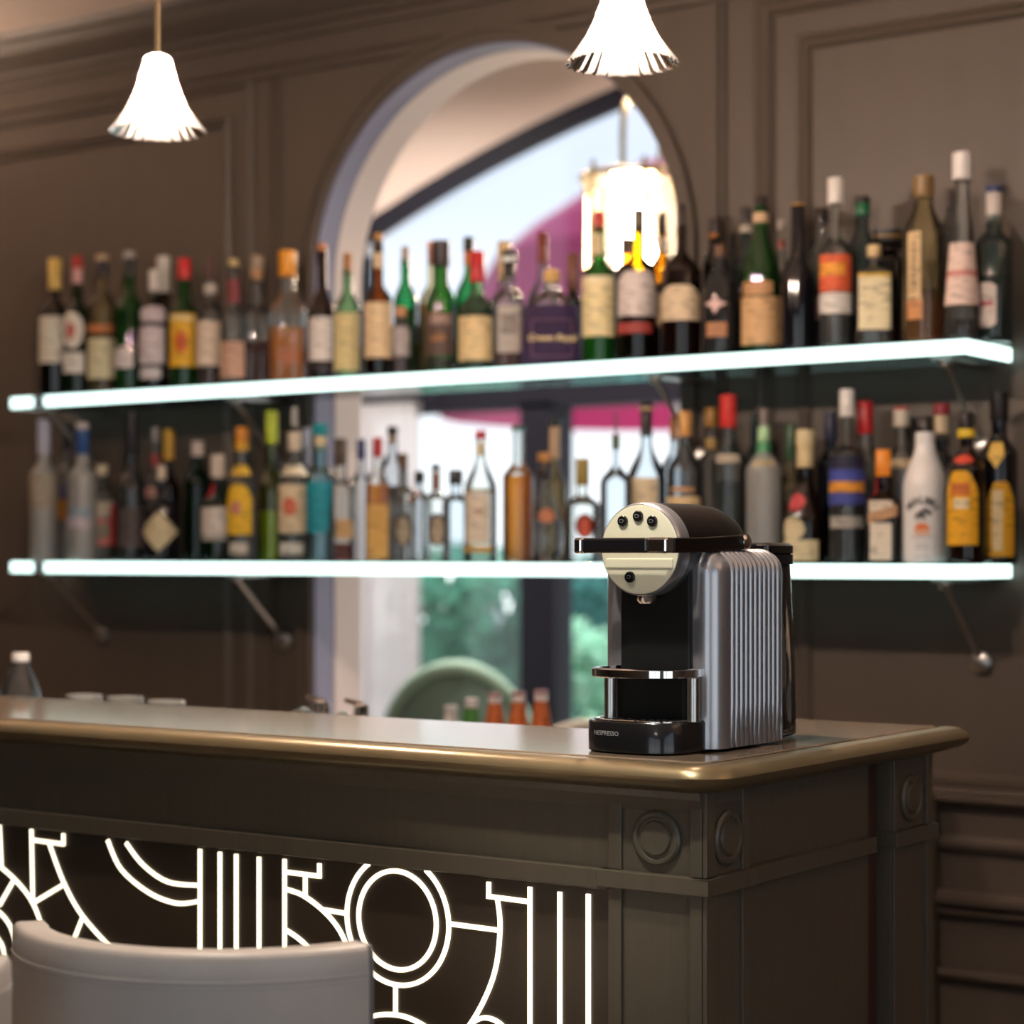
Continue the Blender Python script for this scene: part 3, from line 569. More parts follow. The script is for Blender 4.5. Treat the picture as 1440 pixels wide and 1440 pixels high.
def placed(b):
    z0 = SHZ[b['shelf']][1]; fq = 1.2 if b['p'] >= 4 else (1.1 if b['p'] > 2 else 1.0)
    P, d = onY(b['cx'], b['top'], b['Y']); b['d'] = d; b['X'] = P.x; b['k'] = d/FP; b['R'] = .5*(b['w'] if b['extra'] != 'bag' else 68)*b['k']*.97; b['z0'] = z0; b['fq'] = fq
for b in BOT: b['Y'] = 3.835 if b['row'] == F else 3.93; placed(b)
for it in range(300):            # settle the rows so that no two bottles share the same spot
    worst = 0
    for i, a in enumerate(BOT):
        for b in BOT[i+1:]:
            if a['shelf'] != b['shelf']: continue
            dx, dy = b['X']-a['X'], b['Y']-a['Y']; dist = math.hypot(dx, dy); need = a['R']*a.get('q', 1)*a['fq']+b['R']*b.get('q', 1)*b['fq']+.0012
            if dist < need:
                worst = max(worst, need-dist); s_ = .3*(need-dist)
                sg = 1 if dy > 0 or (dy == 0) else -1
                a['Y'] -= sg*s_; b['Y'] += sg*s_
                if it > 60:
                    for q in (a, b): q['q'] = max(.72, q.get('q', 1)*.997)
    for b in BOT:
        R_ = b['R']*b.get('q', 1); lo, hi = SY0+.008+R_, WY-.006-R_
        b['Y'] = min(max(b['Y'], lo), hi); placed(b)
    if worst < .0005: break

def grid_label(prof, r_of, p, z0, z1, a0, a1, shape, lift, sy=1):
    nu, nv = 14, 8; m = MB(); R = []
    zc, hz = (z0+z1)/2, (z1-z0)/2
    for i in range(nu+1):
        u = -1+2*i/nu
        lo, hi = -1, 1
        if shape == 'o': q = math.sqrt(max(.0004, 1-u*u)); lo, hi = -q, q
        elif shape == 'd': q = max(.02, 1-abs(u)); lo, hi = -q, q
        elif shape == 'h': hi = 1 if abs(u) < .35 else 1-.55*((abs(u)-.35)/.65)**1.5
        elif shape == 'c': q = 1 if abs(u) < .65 else 1-.5*(abs(u)-.65); lo, hi = -q, q
        elif shape == 's': q = max(.25, 1-2.2*abs(u)) if abs(u) < .4 else max(.05, .45-.42*(abs(u)-.0)); lo, hi = -q, q
        elif shape == 'v': lo = -1+.9*abs(u)
        elif shape == 'g': lo, hi = -.55+.4*u, .55+.4*u
        a = a0+(a1-a0)*i/nu
        if shape == 't': pass
        row = []
        for j in range(nv+1):
            z = zc+hz*(lo+(hi-lo)*j/nv); aa = a
            if shape == 't': aa = (a0+a1)/2+(a-(a0+a1)/2)*(.72+.28*(z-z0)/(z1-z0))
            r, pp = r_of(z); q = 1
            if pp != 2: q = 1/((abs(cos(aa))**pp+abs(sin(aa))**pp)**(1/pp))
            r = r*q+lift
            row.append((r*sin(aa), -r*cos(aa), z))
        R.append(row)
    return m.rings(R, close=False)

GRP = {'u': 'liquor bottles on the upper glass shelf', 'l': 'liquor bottles on the lower glass shelf'}
for b in BOT:
    k = b['k']; z0 = 0.0; q = b.get('q', 1)
    Z = lambda y: EYE+(HZ-y)*k-b['z0']
    R = b['R']*q*(76/68*.86 if b['extra'] == 'bag' else 1); nr = b['nw']*k*.5
    t = empty('liquor_bottle', (b['X'], b['Y'], b['z0']+.0004), math.atan2(-b['X'], b['Y']))
    tag(t, b['lab'], 'bottle', GRP[b['shelf']])
    ztop, zcb, zns, zsh = Z(b['top']), Z(b['capb']), Z(b['ns']), Z(b['sh'])
    zsh = max(zsh, .03); p = b['p']
    prof = [(.0005, .003), (R*.55, .004), (R*.86, 0.0), (R*.97, .004), (R, .012)]
    if b['belly'] == 1:
        prof += [(R, .02), (R*1.0, zsh*.6), (R*.93, zsh)]
        for i in range(1, 9): f = i/8; prof.append((R*.93+(nr-R*.93)*f, zsh+(zns-zsh)*f))
    elif b['belly'] == 2:
        prof = [(.0005, .003), (R*.5, 0), (R*.7, .01)]
        for i in range(1, 10):
            f = i/10; prof.append((nr+(R-nr)*sin(pi*(.28+.72*f))**.8, .01+(zsh-.01+.02)*f))
        prof += [(nr*1.1, zsh+.022)]
    else:
        prof += [(R, zsh*.5), (R, zsh)]
        for i in range(1, 11):
            f = i/10; s_ = .5-.5*cos(pi*f); prof.append((R+(nr-R)*s_, zsh+(zns-zsh)*f))
    zt2 = max(ztop-.004, zns+.004)
    ze = min(zt2, zcb+.012) if b['caps'] else zt2
    if ze > prof[-1][1]+.002: prof += [(nr, ze)]
    prof2 = [(r, z) for r, z in prof if True]
    pw = lambda r: p if r > .62*R else 2
    full = [(r, z, pw(r)) for r, z in prof2] + [(nr*.4, prof2[-1][1]+.0005)]
    nseg = 24 if b['g'] in ('black',) else 28
    MB().lathe(full, nseg, sy=.72 if b['extra'] == 'bag' else 1).build('glass_body', G[b['g']], t, smooth=50)
    ro = lambda z: (interp(prof2[4:], z), pw(interp(prof2[4:], z)))
    if b['fill']:
        zf = min(Z(b['fill'][0]), zns); lp = [(.0005, .006), (R*.9, .006), (R*.935, .014)]
        for r, z in prof2:
            if .014 < z < zf-.003: lp.append((r*.935, z))
        lp.append((interp(prof2[4:], zf)*.935, zf)); lp.append((.0005, zf))
        MB().lathe([(r, z, pw(r)) for r, z in lp], 24, sy=.72 if b['extra'] == 'bag' else 1).build('liquid', LQ[b['fill'][1]], t, smooth=50)
    for n_, (y0, y1, cw, cc) in enumerate(b['caps']):
        r = cw*k*.5; a, z_ = Z(y1), Z(y0)
        cp = [(r*.98, a), (r, a+.001), (r, z_-.002), (r*.9, z_)]
        sub = MB().lathe(cp, 20, c=(0, 0, 0))
        if p > 4 and cw > 20: sub = MB().lathe([(x, y, 5) for x, y in cp], 24)
        sub.build('cap' if n_ == 0 else 'neck_band', cap_mat(cc), t, smooth=40)
    for n_, (y0, y1, xo, hw, cc, shp) in enumerate(b['labels']):
        za, zb = Z(y1), Z(y0)
        rr = interp(prof2[4:], (za+zb)/2)/k
        rr = max(rr, 2)
        cl = lambda x: max(-.985, min(.985, x))
        a0, a1 = math.asin(cl((xo-hw)/rr)), math.asin(cl((xo+hw)/rr))
        if p > 3 and rr > .62*R/k:
            at = lambda x: math.atan(max(-1.02, min(1.02, x/rr)))
            a0, a1 = at(xo-hw), at(xo+hw)
        if za < .006: za = .006
        nm = 'paper_label' if hw > 4 else 'seal'
        grid_label(prof2, ro, p, za, zb, a0, a1, shp, .0007+.00025*n_, 1).build(nm, paper(cc), t, smooth=60)
    if b['extra'] == 'bag':
        zb = Z(432); BG = pbr('purple_velvet', (.022, .007, .050), .75, sheen=.05, noise=.4, nscale=30)
        rb = 43*k; bp = [(.001, .0005, 3), (rb*.93, .001, 3), (rb, .012, 3.5, 1), (rb*.985, .05, 3.5, 1), (rb*.97, zb*.72, 3.2, 1), (rb*.93, zb*.9, 3, 1.3), (rb*.9, zb, 2.6, 1.8), (rb*.84, zb-.004, 2.6, 1.8), (R*1.02, zb-.02, 3, 1)]
        bag = MB().lathe(bp, 72, flute=.012, nf=15, sy=.74).build('cloth_bag', BG, t, smooth=60); bag['label'] = 'purple drawstring bag with gold script'
        fm_ = MB(); hwz = 30*k
        for (u0, v0, u1, v1) in ((-1, 0, 1, 0), (-1, 1, 1, 1), (-1, 0, -1, 1), (1, 0, 1, 1)):
            pts = []
            for i in range(13):
                f = i/12; xx = (u0+(u1-u0)*f)*28*k; zz = .012+(.022+(v0+(v1-v0)*f)*.078-.012)
                yy = -.74*rb*1.022*(max(.05, 1-(abs(xx)/(rb*1.01))**3.4))**(1/3.4)
                pts.append((xx, yy, zz))
            fm_.tube(pts, .0012, 6)
        fm_.build('embroidered_border', pbr('mauve_thread', (.22, .12, .20), .6), bag)
        vs, fs = text_verts('Crown Royal', .0195, bold=.02)
        MB().add([(x+y*.25, -.74*rb*1.03*(max(.05, 1-(abs(x+y*.25)/(rb*1.02))**3.4))**(1/3.4)-.001, .055+y) for x, y, z in vs], fs).build('lettering', pbr('gold_thread', (.92, .74, .36), .5), bag)
    if b['extra'] == 'palm':
        INK = pbr('black_ink', (.03, .03, .03), .5)
        def wrap(x, z, l=.0012):
            r_ = ro(z)[0]+l; a = max(-1.3, min(1.3, x/r_)); return (r_*sin(a), -r_*cos(a), z)
        s_ = k; xo = -4.5*k
        vs, fs = text_verts('MALIBU', 14*k, bold=.035); zc = Z(731); ra = 22*k; out = []
        for x, y, z in vs:
            a = x/ra*.92; out.append(wrap(xo+(ra+y)*sin(a), zc+(ra+y)*cos(a)))
        MB().add(out, fs).build('lettering', INK, t)
        pm = MB()
        for (px_, pz, h_, ln, sc_) in ((-5, 733, 9, .5, 1), (3, 733, 14, .5, 1.15)):
            zb_ = Z(735)
            q0 = [wrap(xo+(px_-.7)*k, zb_), wrap(xo+(px_+.7)*k, zb_), wrap(xo+(px_+ln*4+.5)*k, zb_+h_*k), wrap(xo+(px_+ln*4-.5)*k, zb_+h_*k)]
            pm.add(q0, [(0,1,2,3)])
            for j in range(7):
                a = pi*(-.15+1.3*j/6); tx, tz = cos(a)*9*sc_, sin(a)*5.5*sc_-2*abs(cos(a)); cx_, cz_ = px_+ln*4, h_
                nx, nz = -sin(a)*1.9, cos(a)*1.9
                pm.add([wrap(xo+(cx_-nx)*k, zb_+(cz_-nz)*k), wrap(xo+(cx_+tx*.5-nx)*k, zb_+(cz_+tz*.7+1-nz)*k), wrap(xo+(cx_+tx)*k, zb_+(cz_+tz)*k), wrap(xo+(cx_+tx*.5+nx)*k, zb_+(cz_+tz*.7+1+nz)*k)], [(0,1,2,3)])
        pm.build('palm_print', INK, t)
        sn = MB(); zc = Z(745); n = 20; c0 = wrap(xo, zc); ring_ = [wrap(xo+11*k*cos(pi*i/n), zc+11*k*.8*sin(pi*i/n)) for i in range(n+1)]
        sn.add([c0]+ring_, [(0, i, i+1) for i in range(1, n+1)]); sn.build('sun_print', pbr('orange_ink', (.80, .22, .06), .5), t)
        wv = MB()
        for yb in (747, 751):
            R_ = []
            for i in range(15):
                x = xo+(-11+22*i/14)*k; zz = Z(yb)+.6*k*sin(i*1.3); R_.append([wrap(x, zz-1.2*k), wrap(x, zz+1.0*k)])
            wv.rings(R_, close=False)
        wv.build('wave_print', pbr('amber_ink', (.75, .30, .08), .5), t)
        for yb, hw in ((756, 17), (766, 10), (771, 10), (783, 11)):
            R_ = [[wrap(xo+(-hw+2*hw*i/10)*k, Z(yb)-.9*k), wrap(xo+(-hw+2*hw*i/10)*k, Z(yb)+.9*k)] for i in range(11)]
            MB().rings(R_, close=False).build('small_print', pbr('pale_ink', (.48, .46, .45), .5), t)
    if b['extra'] == 'vtext':
        vs, fs = text_verts('ST GERMAIN', 13*k)
        a_c = math.asin(-13*k/R); out = []
        for x, y, z in vs:
            zz = Z(390)+x*1.25; r_ = ro(zz)[0]+.0022; a = a_c-(y-4.5*k)/r_; out.append((r_*sin(a), -r_*cos(a), zz))
        MB().add(out, fs).build('lettering', pbr('brown_ink', (.10, .06, .05), .5), t)

# ------------------------------------------------------------------ bar counter
TZ1 = 1.10
bar = empty('bar_counter', (-2.0, 2.4, 0)); bl = Vector((-2.0, 2.4, 0))
tag(bar, 'long dark taupe bar counter with bronze edged top and brass inlay front with painted shine', 'bar counter')
def bb(m): m.v = [(x-bl.x, y-bl.y, z-bl.z) for x, y, z in m.v]; return m
BXL = -5.4; BXR = -1.285; BYF = 2.232; BYB = 2.572; BYE = 2.905; EXL = gx(856, 2.57)
def arc(cx_, cy_, r, a0, a1, n=8): return [(cx_+r*cos(a0+(a1-a0)*i/n), cy_+r*sin(a0+(a1-a0)*i/n)) for i in range(n+1)]
def outline(o):
    xl, xr, yf, yb, ye, ex = BXL, BXR+o, BYF-o, BYB+o*.35, BYE+o, EXL-o*.35
    r = .02+o*.9
    return ([(xl, yf)]+arc(xr-r, yf+r, r, -pi/2, 0)+[(xr, ye-.003), (xr-.003, ye)]+arc(ex+.10, ye-.10, .10, pi/2, pi)+[(ex, yb), (xl, yb)])
poly = outline(0.0)
bb(MB().rings([[(x, y, TZ1-.034) for x, y in poly], [(x, y, TZ1-.0015) for x, y in poly], [(x, y, TZ1) for x, y in outline(-.0015)]])).build('countertop', TOPM, bar)
mp = [(-.004, -.003), (.002, -.0045), (.006, -.0015), (.014, -.001), (.026, -.003), (.035, -.009), (.0385, -.017), (.035, -.025), (.026, -.031), (.016, -.033), (.012, -.036), (.004, -.038), (-.004, -.038)]
R = []
for o, z in mp:
    R.append([(x, y, TZ1+z) for x, y in outline(o)])
nn = len(R[0]); m = MB()
for i in range(len(R)-1):            # open strip: front, round the corner, along the end
    last = 1+9+1
    for j in range(last):
        m.quad(R[i][j], R[i][j+1], R[i+1][j+1], R[i+1][j])
m.add([r[last] for r in R], [tuple(range(len(R)))])
bb(m).build('edge_moulding', BRONZE, bar, smooth=40)
# carcass
FY = 2.236; PX = BXR
cz0, cz1 = .04, TZ1-.034
bb(MB().box(BXL, PX-.03, FY+.030, BYB-.05, 0, cz1)).build('carcass', BARP, bar)
bb(MB().box(EXL+.06, PX-.03, FY+.1, BYE-.06, 0, cz1)).build('end_cabinet', BARP, bar)
LZ0, LZ1 = .938, .960
PL = gx(855, FY)
bb(MB().box(BXL, PL, FY+.006, FY+.032, LZ1, cz1)).build('frieze', BARP, bar)
bb(MB().box(BXL, PL+.002, FY-.004, FY+.03, LZ0-.004, LZ1)).build('ledge', BARP, bar, bevel=.002)
bb(MB().prism([(FY+.004, cz1-.03), (FY-.008, cz1-.012), (FY-.012, cz1), (FY+.03, cz1), (FY+.03, cz1-.03)], BXL, PX-.004, 'x')).build('bed_mould', BARP, bar)
# corner pilaster
def pil_front(x0, x1):
    m = MB(); m.box(x0, x1-.0301, FY+.005, FY+.03, 0, cz1); m.box(x1-.0301, x1-.007, FY+.005, FY+.029, 0, cz1)
    m.box(x0, x0+.019, FY, FY+.006, LZ1, cz1); m.box(x1-.024, x1-.007, FY, FY+.0055, 0, cz1); m.box(x0, x0+.019, FY, FY+.006, 0, LZ0)
    m.box(x0, x1-.007, FY, FY+.0058, cz1-.02, cz1)
    return m
bb(pil_front(PL, PX)).build('corner_pilaster', BARP, bar, bevel=.0012)
y1p = onX(1055, 1200, PX)[0].y; y2p = onX(1232, 1200, PX)[0].y; y3p = onX(1258, 1200, PX)[0].y; y4p = BYE-.01
m = MB(); m.box(PX-.03, PX-.005, FY+.005, y1p, 0, cz1); m.box(PX-.006, PX, FY, FY+.022, 0, cz1); m.box(PX-.006, PX, y1p-.018, y1p, 0, cz1); m.box(PX-.0057, PX-.0006, FY+.0225, y1p-.0185, cz1-.02, cz1-.0004)
bb(m).build('corner_pilaster_side', BARP, bar, bevel=.0012)
bb(MB().box(PX-.03, PX-.012, y1p, y2p, 0, cz1)).build('end_panel', BARP, bar)
bb(MB().box(PX-.03, PX-.028, y2p, y3p, 0, cz1)).build('recessed_gap', pbr('gap_dark_red', (.05, .022, .016), .6), bar)  # recessed strip, darker and redder than the bar paint
m = MB(); m.box(PX-.03, PX-.005, y3p, y4p, 0, cz1); m.box(PX-.006, PX, y3p, y3p+.012, 0, cz1); m.box(PX-.006, PX, y4p-.02, y4p, 0, cz1)
bb(m).build('rear_pilaster', BARP, bar, bevel=.0012)
m = MB(); m.box(PL-.012, PX+.007, FY-.009, FY+.02, LZ0, LZ1); m.box(PX-.02, PX+.007, FY-.009, y1p+.006, LZ0, LZ1); m.box(PX-.03, PX+.002, y1p, y2p, LZ0, LZ1); m.box(PX-.03, PX+.007, y3p-.004, y4p+.006, LZ0, LZ1)
bb(m).build('pilaster_ledge', BARP, bar, bevel=.0015)
def rosette(c, nrm):
    m = MB(); R = []
    for r, d in ((.034, 0), (.034, .004), (.031, .007), (.027, .007), (.025, .004), (.022, .004), (.020, .008), (.001, .009)):
        ring_ = []
        for i in range(36):
            a = 2*pi*i/36; u, v = r*cos(a), r*sin(a)
            ring_.append((c[0]+u, c[1]-d, c[2]+v) if nrm == 'f' else (c[0]+d, c[1]+u, c[2]+v))
        R.append(ring_)
    bb(m.rings(R)).build('rosette', BARP, bar, smooth=35)
rz_ = 1.003
rosette(((PL+.019+PX-.024)/2+.001, FY+.005, rz_), 'f'); rosette((PX-.005, (FY+.022+y1p-.018)/2, rz_), 's'); rosette((PX-.005, (y3p+.012+y4p-.02)/2, rz_), 's')
# decorated front panel
PY = FY+.020
fp = bb(MB().box(BXL, PL, PY, PY+.012, .12, LZ0)).build('decorative_panel', pbr('dark_panel', (.060, .044, .030), .4, noise=.12, nscale=5), bar)
bb(MB().box(BXL, PL, FY+.004, PY+.012, 0, .12)).build('plinth', BARP, bar)
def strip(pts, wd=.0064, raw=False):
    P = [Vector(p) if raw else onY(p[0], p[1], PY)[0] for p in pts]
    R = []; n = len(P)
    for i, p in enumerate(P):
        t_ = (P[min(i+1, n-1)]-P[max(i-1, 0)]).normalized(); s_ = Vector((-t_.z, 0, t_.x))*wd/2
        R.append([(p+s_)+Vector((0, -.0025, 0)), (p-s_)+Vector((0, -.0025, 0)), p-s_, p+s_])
    bb(MB().rings(R)).build('inlay_strip', GOLD, fp)  # emission stands in for light reflected by the brass
def smooth_pts(pts, n=6):
    out = []; m_ = len(pts)
    for i in range(m_-1):
        p0, p1, p2, p3 = [Vector(pts[max(0, min(m_-1, j))]) for j in (i-1, i, i+1, i+2)]
        for k_ in range(n):
            t_ = k_/n; out.append(.5*((2*p1)+(p2-p0)*t_+(2*p0-5*p1+4*p2-p3)*t_*t_+(3*p1-p0-3*p2+p3)*t_**3))
    out.append(Vector(pts[-1])); return out
zdn = .14
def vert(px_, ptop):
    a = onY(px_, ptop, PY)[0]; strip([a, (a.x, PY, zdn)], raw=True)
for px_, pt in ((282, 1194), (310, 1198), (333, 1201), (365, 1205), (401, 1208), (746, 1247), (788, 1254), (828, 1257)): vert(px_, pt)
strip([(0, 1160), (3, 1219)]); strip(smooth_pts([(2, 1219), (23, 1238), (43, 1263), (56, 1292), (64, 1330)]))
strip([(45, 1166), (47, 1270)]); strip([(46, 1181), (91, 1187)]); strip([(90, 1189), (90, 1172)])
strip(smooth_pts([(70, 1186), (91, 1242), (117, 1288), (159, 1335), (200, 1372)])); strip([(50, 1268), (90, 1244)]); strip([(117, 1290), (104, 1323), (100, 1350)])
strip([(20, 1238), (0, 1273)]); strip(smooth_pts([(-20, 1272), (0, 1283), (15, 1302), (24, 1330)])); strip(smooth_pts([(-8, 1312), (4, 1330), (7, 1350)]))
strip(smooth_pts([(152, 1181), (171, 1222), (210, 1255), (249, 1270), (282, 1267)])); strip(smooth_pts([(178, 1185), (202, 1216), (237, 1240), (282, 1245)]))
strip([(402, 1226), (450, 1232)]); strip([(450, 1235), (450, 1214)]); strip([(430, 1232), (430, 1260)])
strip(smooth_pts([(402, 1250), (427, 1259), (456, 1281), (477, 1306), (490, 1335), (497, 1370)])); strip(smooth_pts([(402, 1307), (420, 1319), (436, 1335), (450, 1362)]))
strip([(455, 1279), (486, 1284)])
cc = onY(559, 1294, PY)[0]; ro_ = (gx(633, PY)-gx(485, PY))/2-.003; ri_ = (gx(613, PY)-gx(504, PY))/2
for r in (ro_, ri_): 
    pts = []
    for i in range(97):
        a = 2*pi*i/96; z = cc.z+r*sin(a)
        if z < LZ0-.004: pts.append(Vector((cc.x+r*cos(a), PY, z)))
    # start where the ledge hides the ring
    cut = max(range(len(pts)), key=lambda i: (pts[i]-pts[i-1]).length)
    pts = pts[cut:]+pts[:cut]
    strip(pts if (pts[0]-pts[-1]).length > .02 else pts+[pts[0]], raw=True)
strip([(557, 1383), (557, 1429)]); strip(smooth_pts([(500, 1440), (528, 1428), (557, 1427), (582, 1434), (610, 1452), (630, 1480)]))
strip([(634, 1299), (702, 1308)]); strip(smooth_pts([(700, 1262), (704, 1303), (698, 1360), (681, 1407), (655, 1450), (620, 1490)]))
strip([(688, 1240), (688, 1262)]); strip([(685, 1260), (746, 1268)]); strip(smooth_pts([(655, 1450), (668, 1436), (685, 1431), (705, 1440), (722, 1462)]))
# inner work counter behind the bar and a counter along the wall
m = MB().box(BXL, EXL-.01, BYB-.05, 3.0, .88, .905)
bb(m).build('work_top', STEEL, bar)
wc = empty('back_counter', (-3.0, 3.7, 0)); tag(wc, 'dark counter along the wall below the lower glass shelf', 'counter')
MB().box(-2.2, 1.25, -.26, .262, .845, .875).build('worktop', TOPM, wc); MB().box(-2.2, 1.25, -.22, .262, 0, .845).build('cabinet_body', BARP, wc)

# ------------------------------------------------------------------ small soda bottles on the back counter
SODA = [(634, 992, '#d8d8d4', '#c8c8c4', 'small clear soda bottle with white top, leftmost of the row behind the bar'),
        (663, 982, '#e6e8ea', '#3c7a30', 'small green soda bottle with silver foil neck behind the bar'),
        (696, 974, '#f0eeee', '#b8602a', 'small orange labelled soda bottle next to the green one'),
        (729, 972, '#f0eeee', '#b8602a', 'small orange labelled soda bottle second from the machine'),
        (761, 970, '#eeeaec', '#b45c28', 'small orange labelled soda bottle nearest the coffee machine')]
for px_, top, foil, lc_, lab in SODA:
    P, d = onY(px_, top, 3.62); h = P.z-.875
    t = empty('soda_bottle', (P.x, P.y, .8752), math.atan2(-P.x, P.y)); tag(t, lab, 'bottle', 'small soda bottles behind the bar')
    pf = [(.001, .002), (.021, 0), (.0235, .006), (.0235, h*.50), (.0215, h*.62), (.016, h*.76), (.0125, h*.86), (.012, h*.96)]
    MB().lathe(pf+[(.006, h*.962)], 24).build('glass_body', G['clear'] if lc_ != '#3c7a30' else G['green'], t, smooth=50)
    MB().lathe([(.014, h*.95), (.0145, h*.955), (.0145, h*.99), (.012, h)], 20).build('cap', cap_mat('#b08a8c' if lc_.startswith('#b') else '#d8d8d8'), t, smooth=40)
    MB().lathe([(.013, h*.80), (.0170, h*.765), (.0226, h*.60), (.0226, h*.605), (.0172, h*.772), (.0133, h*.885), (.0131, h*.885)], 24).build('neck_label', paper(lc_), t, smooth=50)
    MB().lathe([(.0131, h*.885), (.0137, h*.89), (.0137, h*.95), (.013, h*.951)], 20).build('foil_neck', pbr('foil_'+foil[1:], foil, .35), t, smooth=50)
    MB().lathe([(.0241, h*.2), (.0243, h*.21), (.0243, h*.50), (.0236, h*.515)], 24).build('paper_label', paper(lc_), t, smooth=50)

# faucets on the work counter
for px_, top, lab in ((453, 981, 'chrome mixer tap behind the bar, left of the pair'), (508, 986, 'chrome mixer tap behind the bar, right of the pair')):
    P, d = onY(px_, top, 2.86); h = P.z-.905
    t = empty('mixer_tap', (P.x, P.y, .9052)); tag(t, lab, 'tap', 'chrome taps behind the bar')
    MB().lathe([(.018, 0), (.018, .006), (.012, .01), (.011, h-.03), (.013, h-.025), (.013, h-.008), (.009, h-.004)], 20).build('tap_body', CHROME, t, smooth=40)
    MB().tube([(0, 0, h-.04), (0, -.05, h-.02), (0, -.09, h-.03), (0, -.10, h-.055)], .007, 10).build('spout', CHROME, t, smooth=50)
    MB().tube([(0, 0, h-.006), (-.035, 0, h)], [.005, .004], 8).build('lever', CHROME, t)

TUM = ['leftmost glass tumbler peeping over the back edge of the bar', 'middle glass tumbler peeping over the back edge of the bar', 'rightmost glass tumbler peeping over the back edge of the bar']
for (px_, top), lab in zip(((118, 977), (176, 980), (234, 985)), TUM):
    P, d = onY(px_, top, 2.74+.035*(TUM.index(lab) % 2)); h = P.z-.905
    MBt = MB().lathe([(.001, .006), (.024, .002), (.026, 0), (.027, .004), (.033, h-.001), (.032, h), (.031, h-.001), (.0255, .012), (.001, .011)], 28)
    o = MBt.build('glass_tumbler', G['frost'], smooth=40, loc=(P.x, P.y, .9052)); tag(o, lab, 'glass', 'tumblers behind the bar')

# clear plastic water bottles at the left behind the bar
def water(px_, top, lab):
    P, d = onY(px_, top, 2.77); h = P.z-.905
    t = empty('water_bottle', (P.x, P.y, .9052)); tag(t, lab, 'bottle', 'clear plastic water bottles at the left')
    pf = [(.001, .004), (.030, 0), (.037, .008)]
    for i in range(7): z = .02+i*.018; pf += [(.037, z), (.0355, z+.009)]
    zz = h-.085; pf += [(.038, .155 if .155 < zz else zz-.004), (.0385, zz), (.037, zz+.012), (.031, zz+.03), (.022, zz+.05), (.0145, zz+.064), (.0135, zz+.07)]
    MB().lathe(pf+[(.008, zz+.0705)], 36, flute=.012, nf=12).build('plastic_body', glass('clear_plastic', '#e2e8ea', body=.05, bodycol='#ffffff'), t, smooth=50)
    MB().lathe([(.0165, h-.017), (.0168, h-.016), (.0168, h-.003), (.015, h)], 28, flute=.02, nf=24).build('cap', cap_mat('#e4e2de'), t, smooth=40)
water(29, 918, 'clear plastic water bottle with white cap at the left end of the bar')
water(-26, 922, 'clear plastic water bottle cut off by the left picture edge')

# ------------------------------------------------------------------ pod coffee machine
MX, MYF = -1.42, 2.30
cm = empty('coffee_machine', (MX, 2.44, TZ1)); mo = Vector((MX, 2.44, TZ1))
tag(cm, 'silver and black pod coffee machine standing on the bar corner', 'coffee machine')
def mm(m): m.v = [(x-mo.x, y-mo.y, z-mo.z) for x, y, z in m.v]; return m
XO = .0875                                  # outer half width
def side_panel(sgn):
    m = MB(); z0_, zt_, yf, yb, th, rt, rf = 1.104, 1.3555, 2.345, 2.526, .040, .030, .026
    ys = []; n = 180
    for i in range(n+1): ys.append(yf+(yb-yf)*(1-cos(pi/2*min(1, i/12)))*.0 + (yb-yf)*i/n)
    path = []
    for i in range(9): path.append((XO, z0_+(zt_-rt-z0_)*i/8, 1, 0))
    for i in range(1, 11): a = pi/2*i/10; path.append((XO-rt+rt*cos(a), zt_-rt+rt*sin(a), cos(a), sin(a)))
    path.append((XO-th, zt_, 0, 1))
    R = []
    for y in ys:
        s_ = y-yf; ins = 0
        if s_ < rf: ins = rf-math.sqrt(max(0, rf*rf-(rf-s_)**2))
        e_ = yb-y
        if e_ < .008: ins = max(ins, .008-math.sqrt(max(0, .000064-(.008-e_)**2)))
        rib = 0
        if yf+.036 < y < yb-.010:
            u = (y-yf-.036)/(yb-.010-yf-.036)*11; rib = .0044*(abs(sin(pi*u))**.8)-.0022
        row = []
        for x, z, nx, nz in path:
            fz = min(1, max(0, (z-z0_-.012)/.006)); o_ = -ins+rib*fz
            row.append((MX+sgn*(x+o_*nx), y, z+o_*nz))
        row += [(MX+sgn*(XO-th), y, z0_)]
        R.append(row)
    return mm(m.rings(R)).build('side_panel', SILVER, cm, smooth=50)
side_panel(1); side_panel(-1)
# black body and front
mm(MB().box(MX-.049, MX+.049, 2.352, 2.524, 1.1015, 1.365)).build('body', BLACKM, cm, bevel=.004)
mm(MB().box(MX-.052, MX+.052, 2.338, 2.356, 1.1015, 1.335)).build('front_plate', BLACKM, cm, bevel=.003)
# head: horizontal drum with rounded back
HZc = 1.3565; HR = .0600
def drum(y0, segs, a0, a1, n=40, closed=False):
    R = []
    for y, r in segs:
        R.append([(MX+r*cos(a0+(a1-a0)*i/n), y, HZc+r*sin(a0+(a1-a0)*i/n)) for i in range(n+1)])
    return R
def half_drum(name, segs, a0, a1, mat):
    m = MB(); R = drum(0, segs, a0, a1)
    m.rings(R, close=True); return mm(m).build(name, mat, cm, smooth=40)
back = [(2.326, HR), (2.43, HR), (2.462, HR*.965), (2.487, HR*.87), (2.503, HR*.70), (2.512, HR*.45), (2.515, .002)]
half_drum('hood', back, math.radians(4), math.radians(176), HOOD)
half_drum('lower_head', [(2.326, HR*.985), (2.36, HR*.97), (2.40, HR*.93), (2.42, HR*.5)], math.radians(184), math.radians(356), LOWHD)
half_drum('upper_ring', [(2.302, .0575), (2.305, .0595), (2.312, HR), (2.326, HR+.0003), (2.327, HR*.9)], math.radians(3), math.radians(177), SILVER)
half_drum('lower_ring', [(2.302, .0575), (2.305, .0590), (2.312, HR*.99), (2.326, HR*.99), (2.327, HR*.9)], math.radians(183), math.radians(357), SILVER)
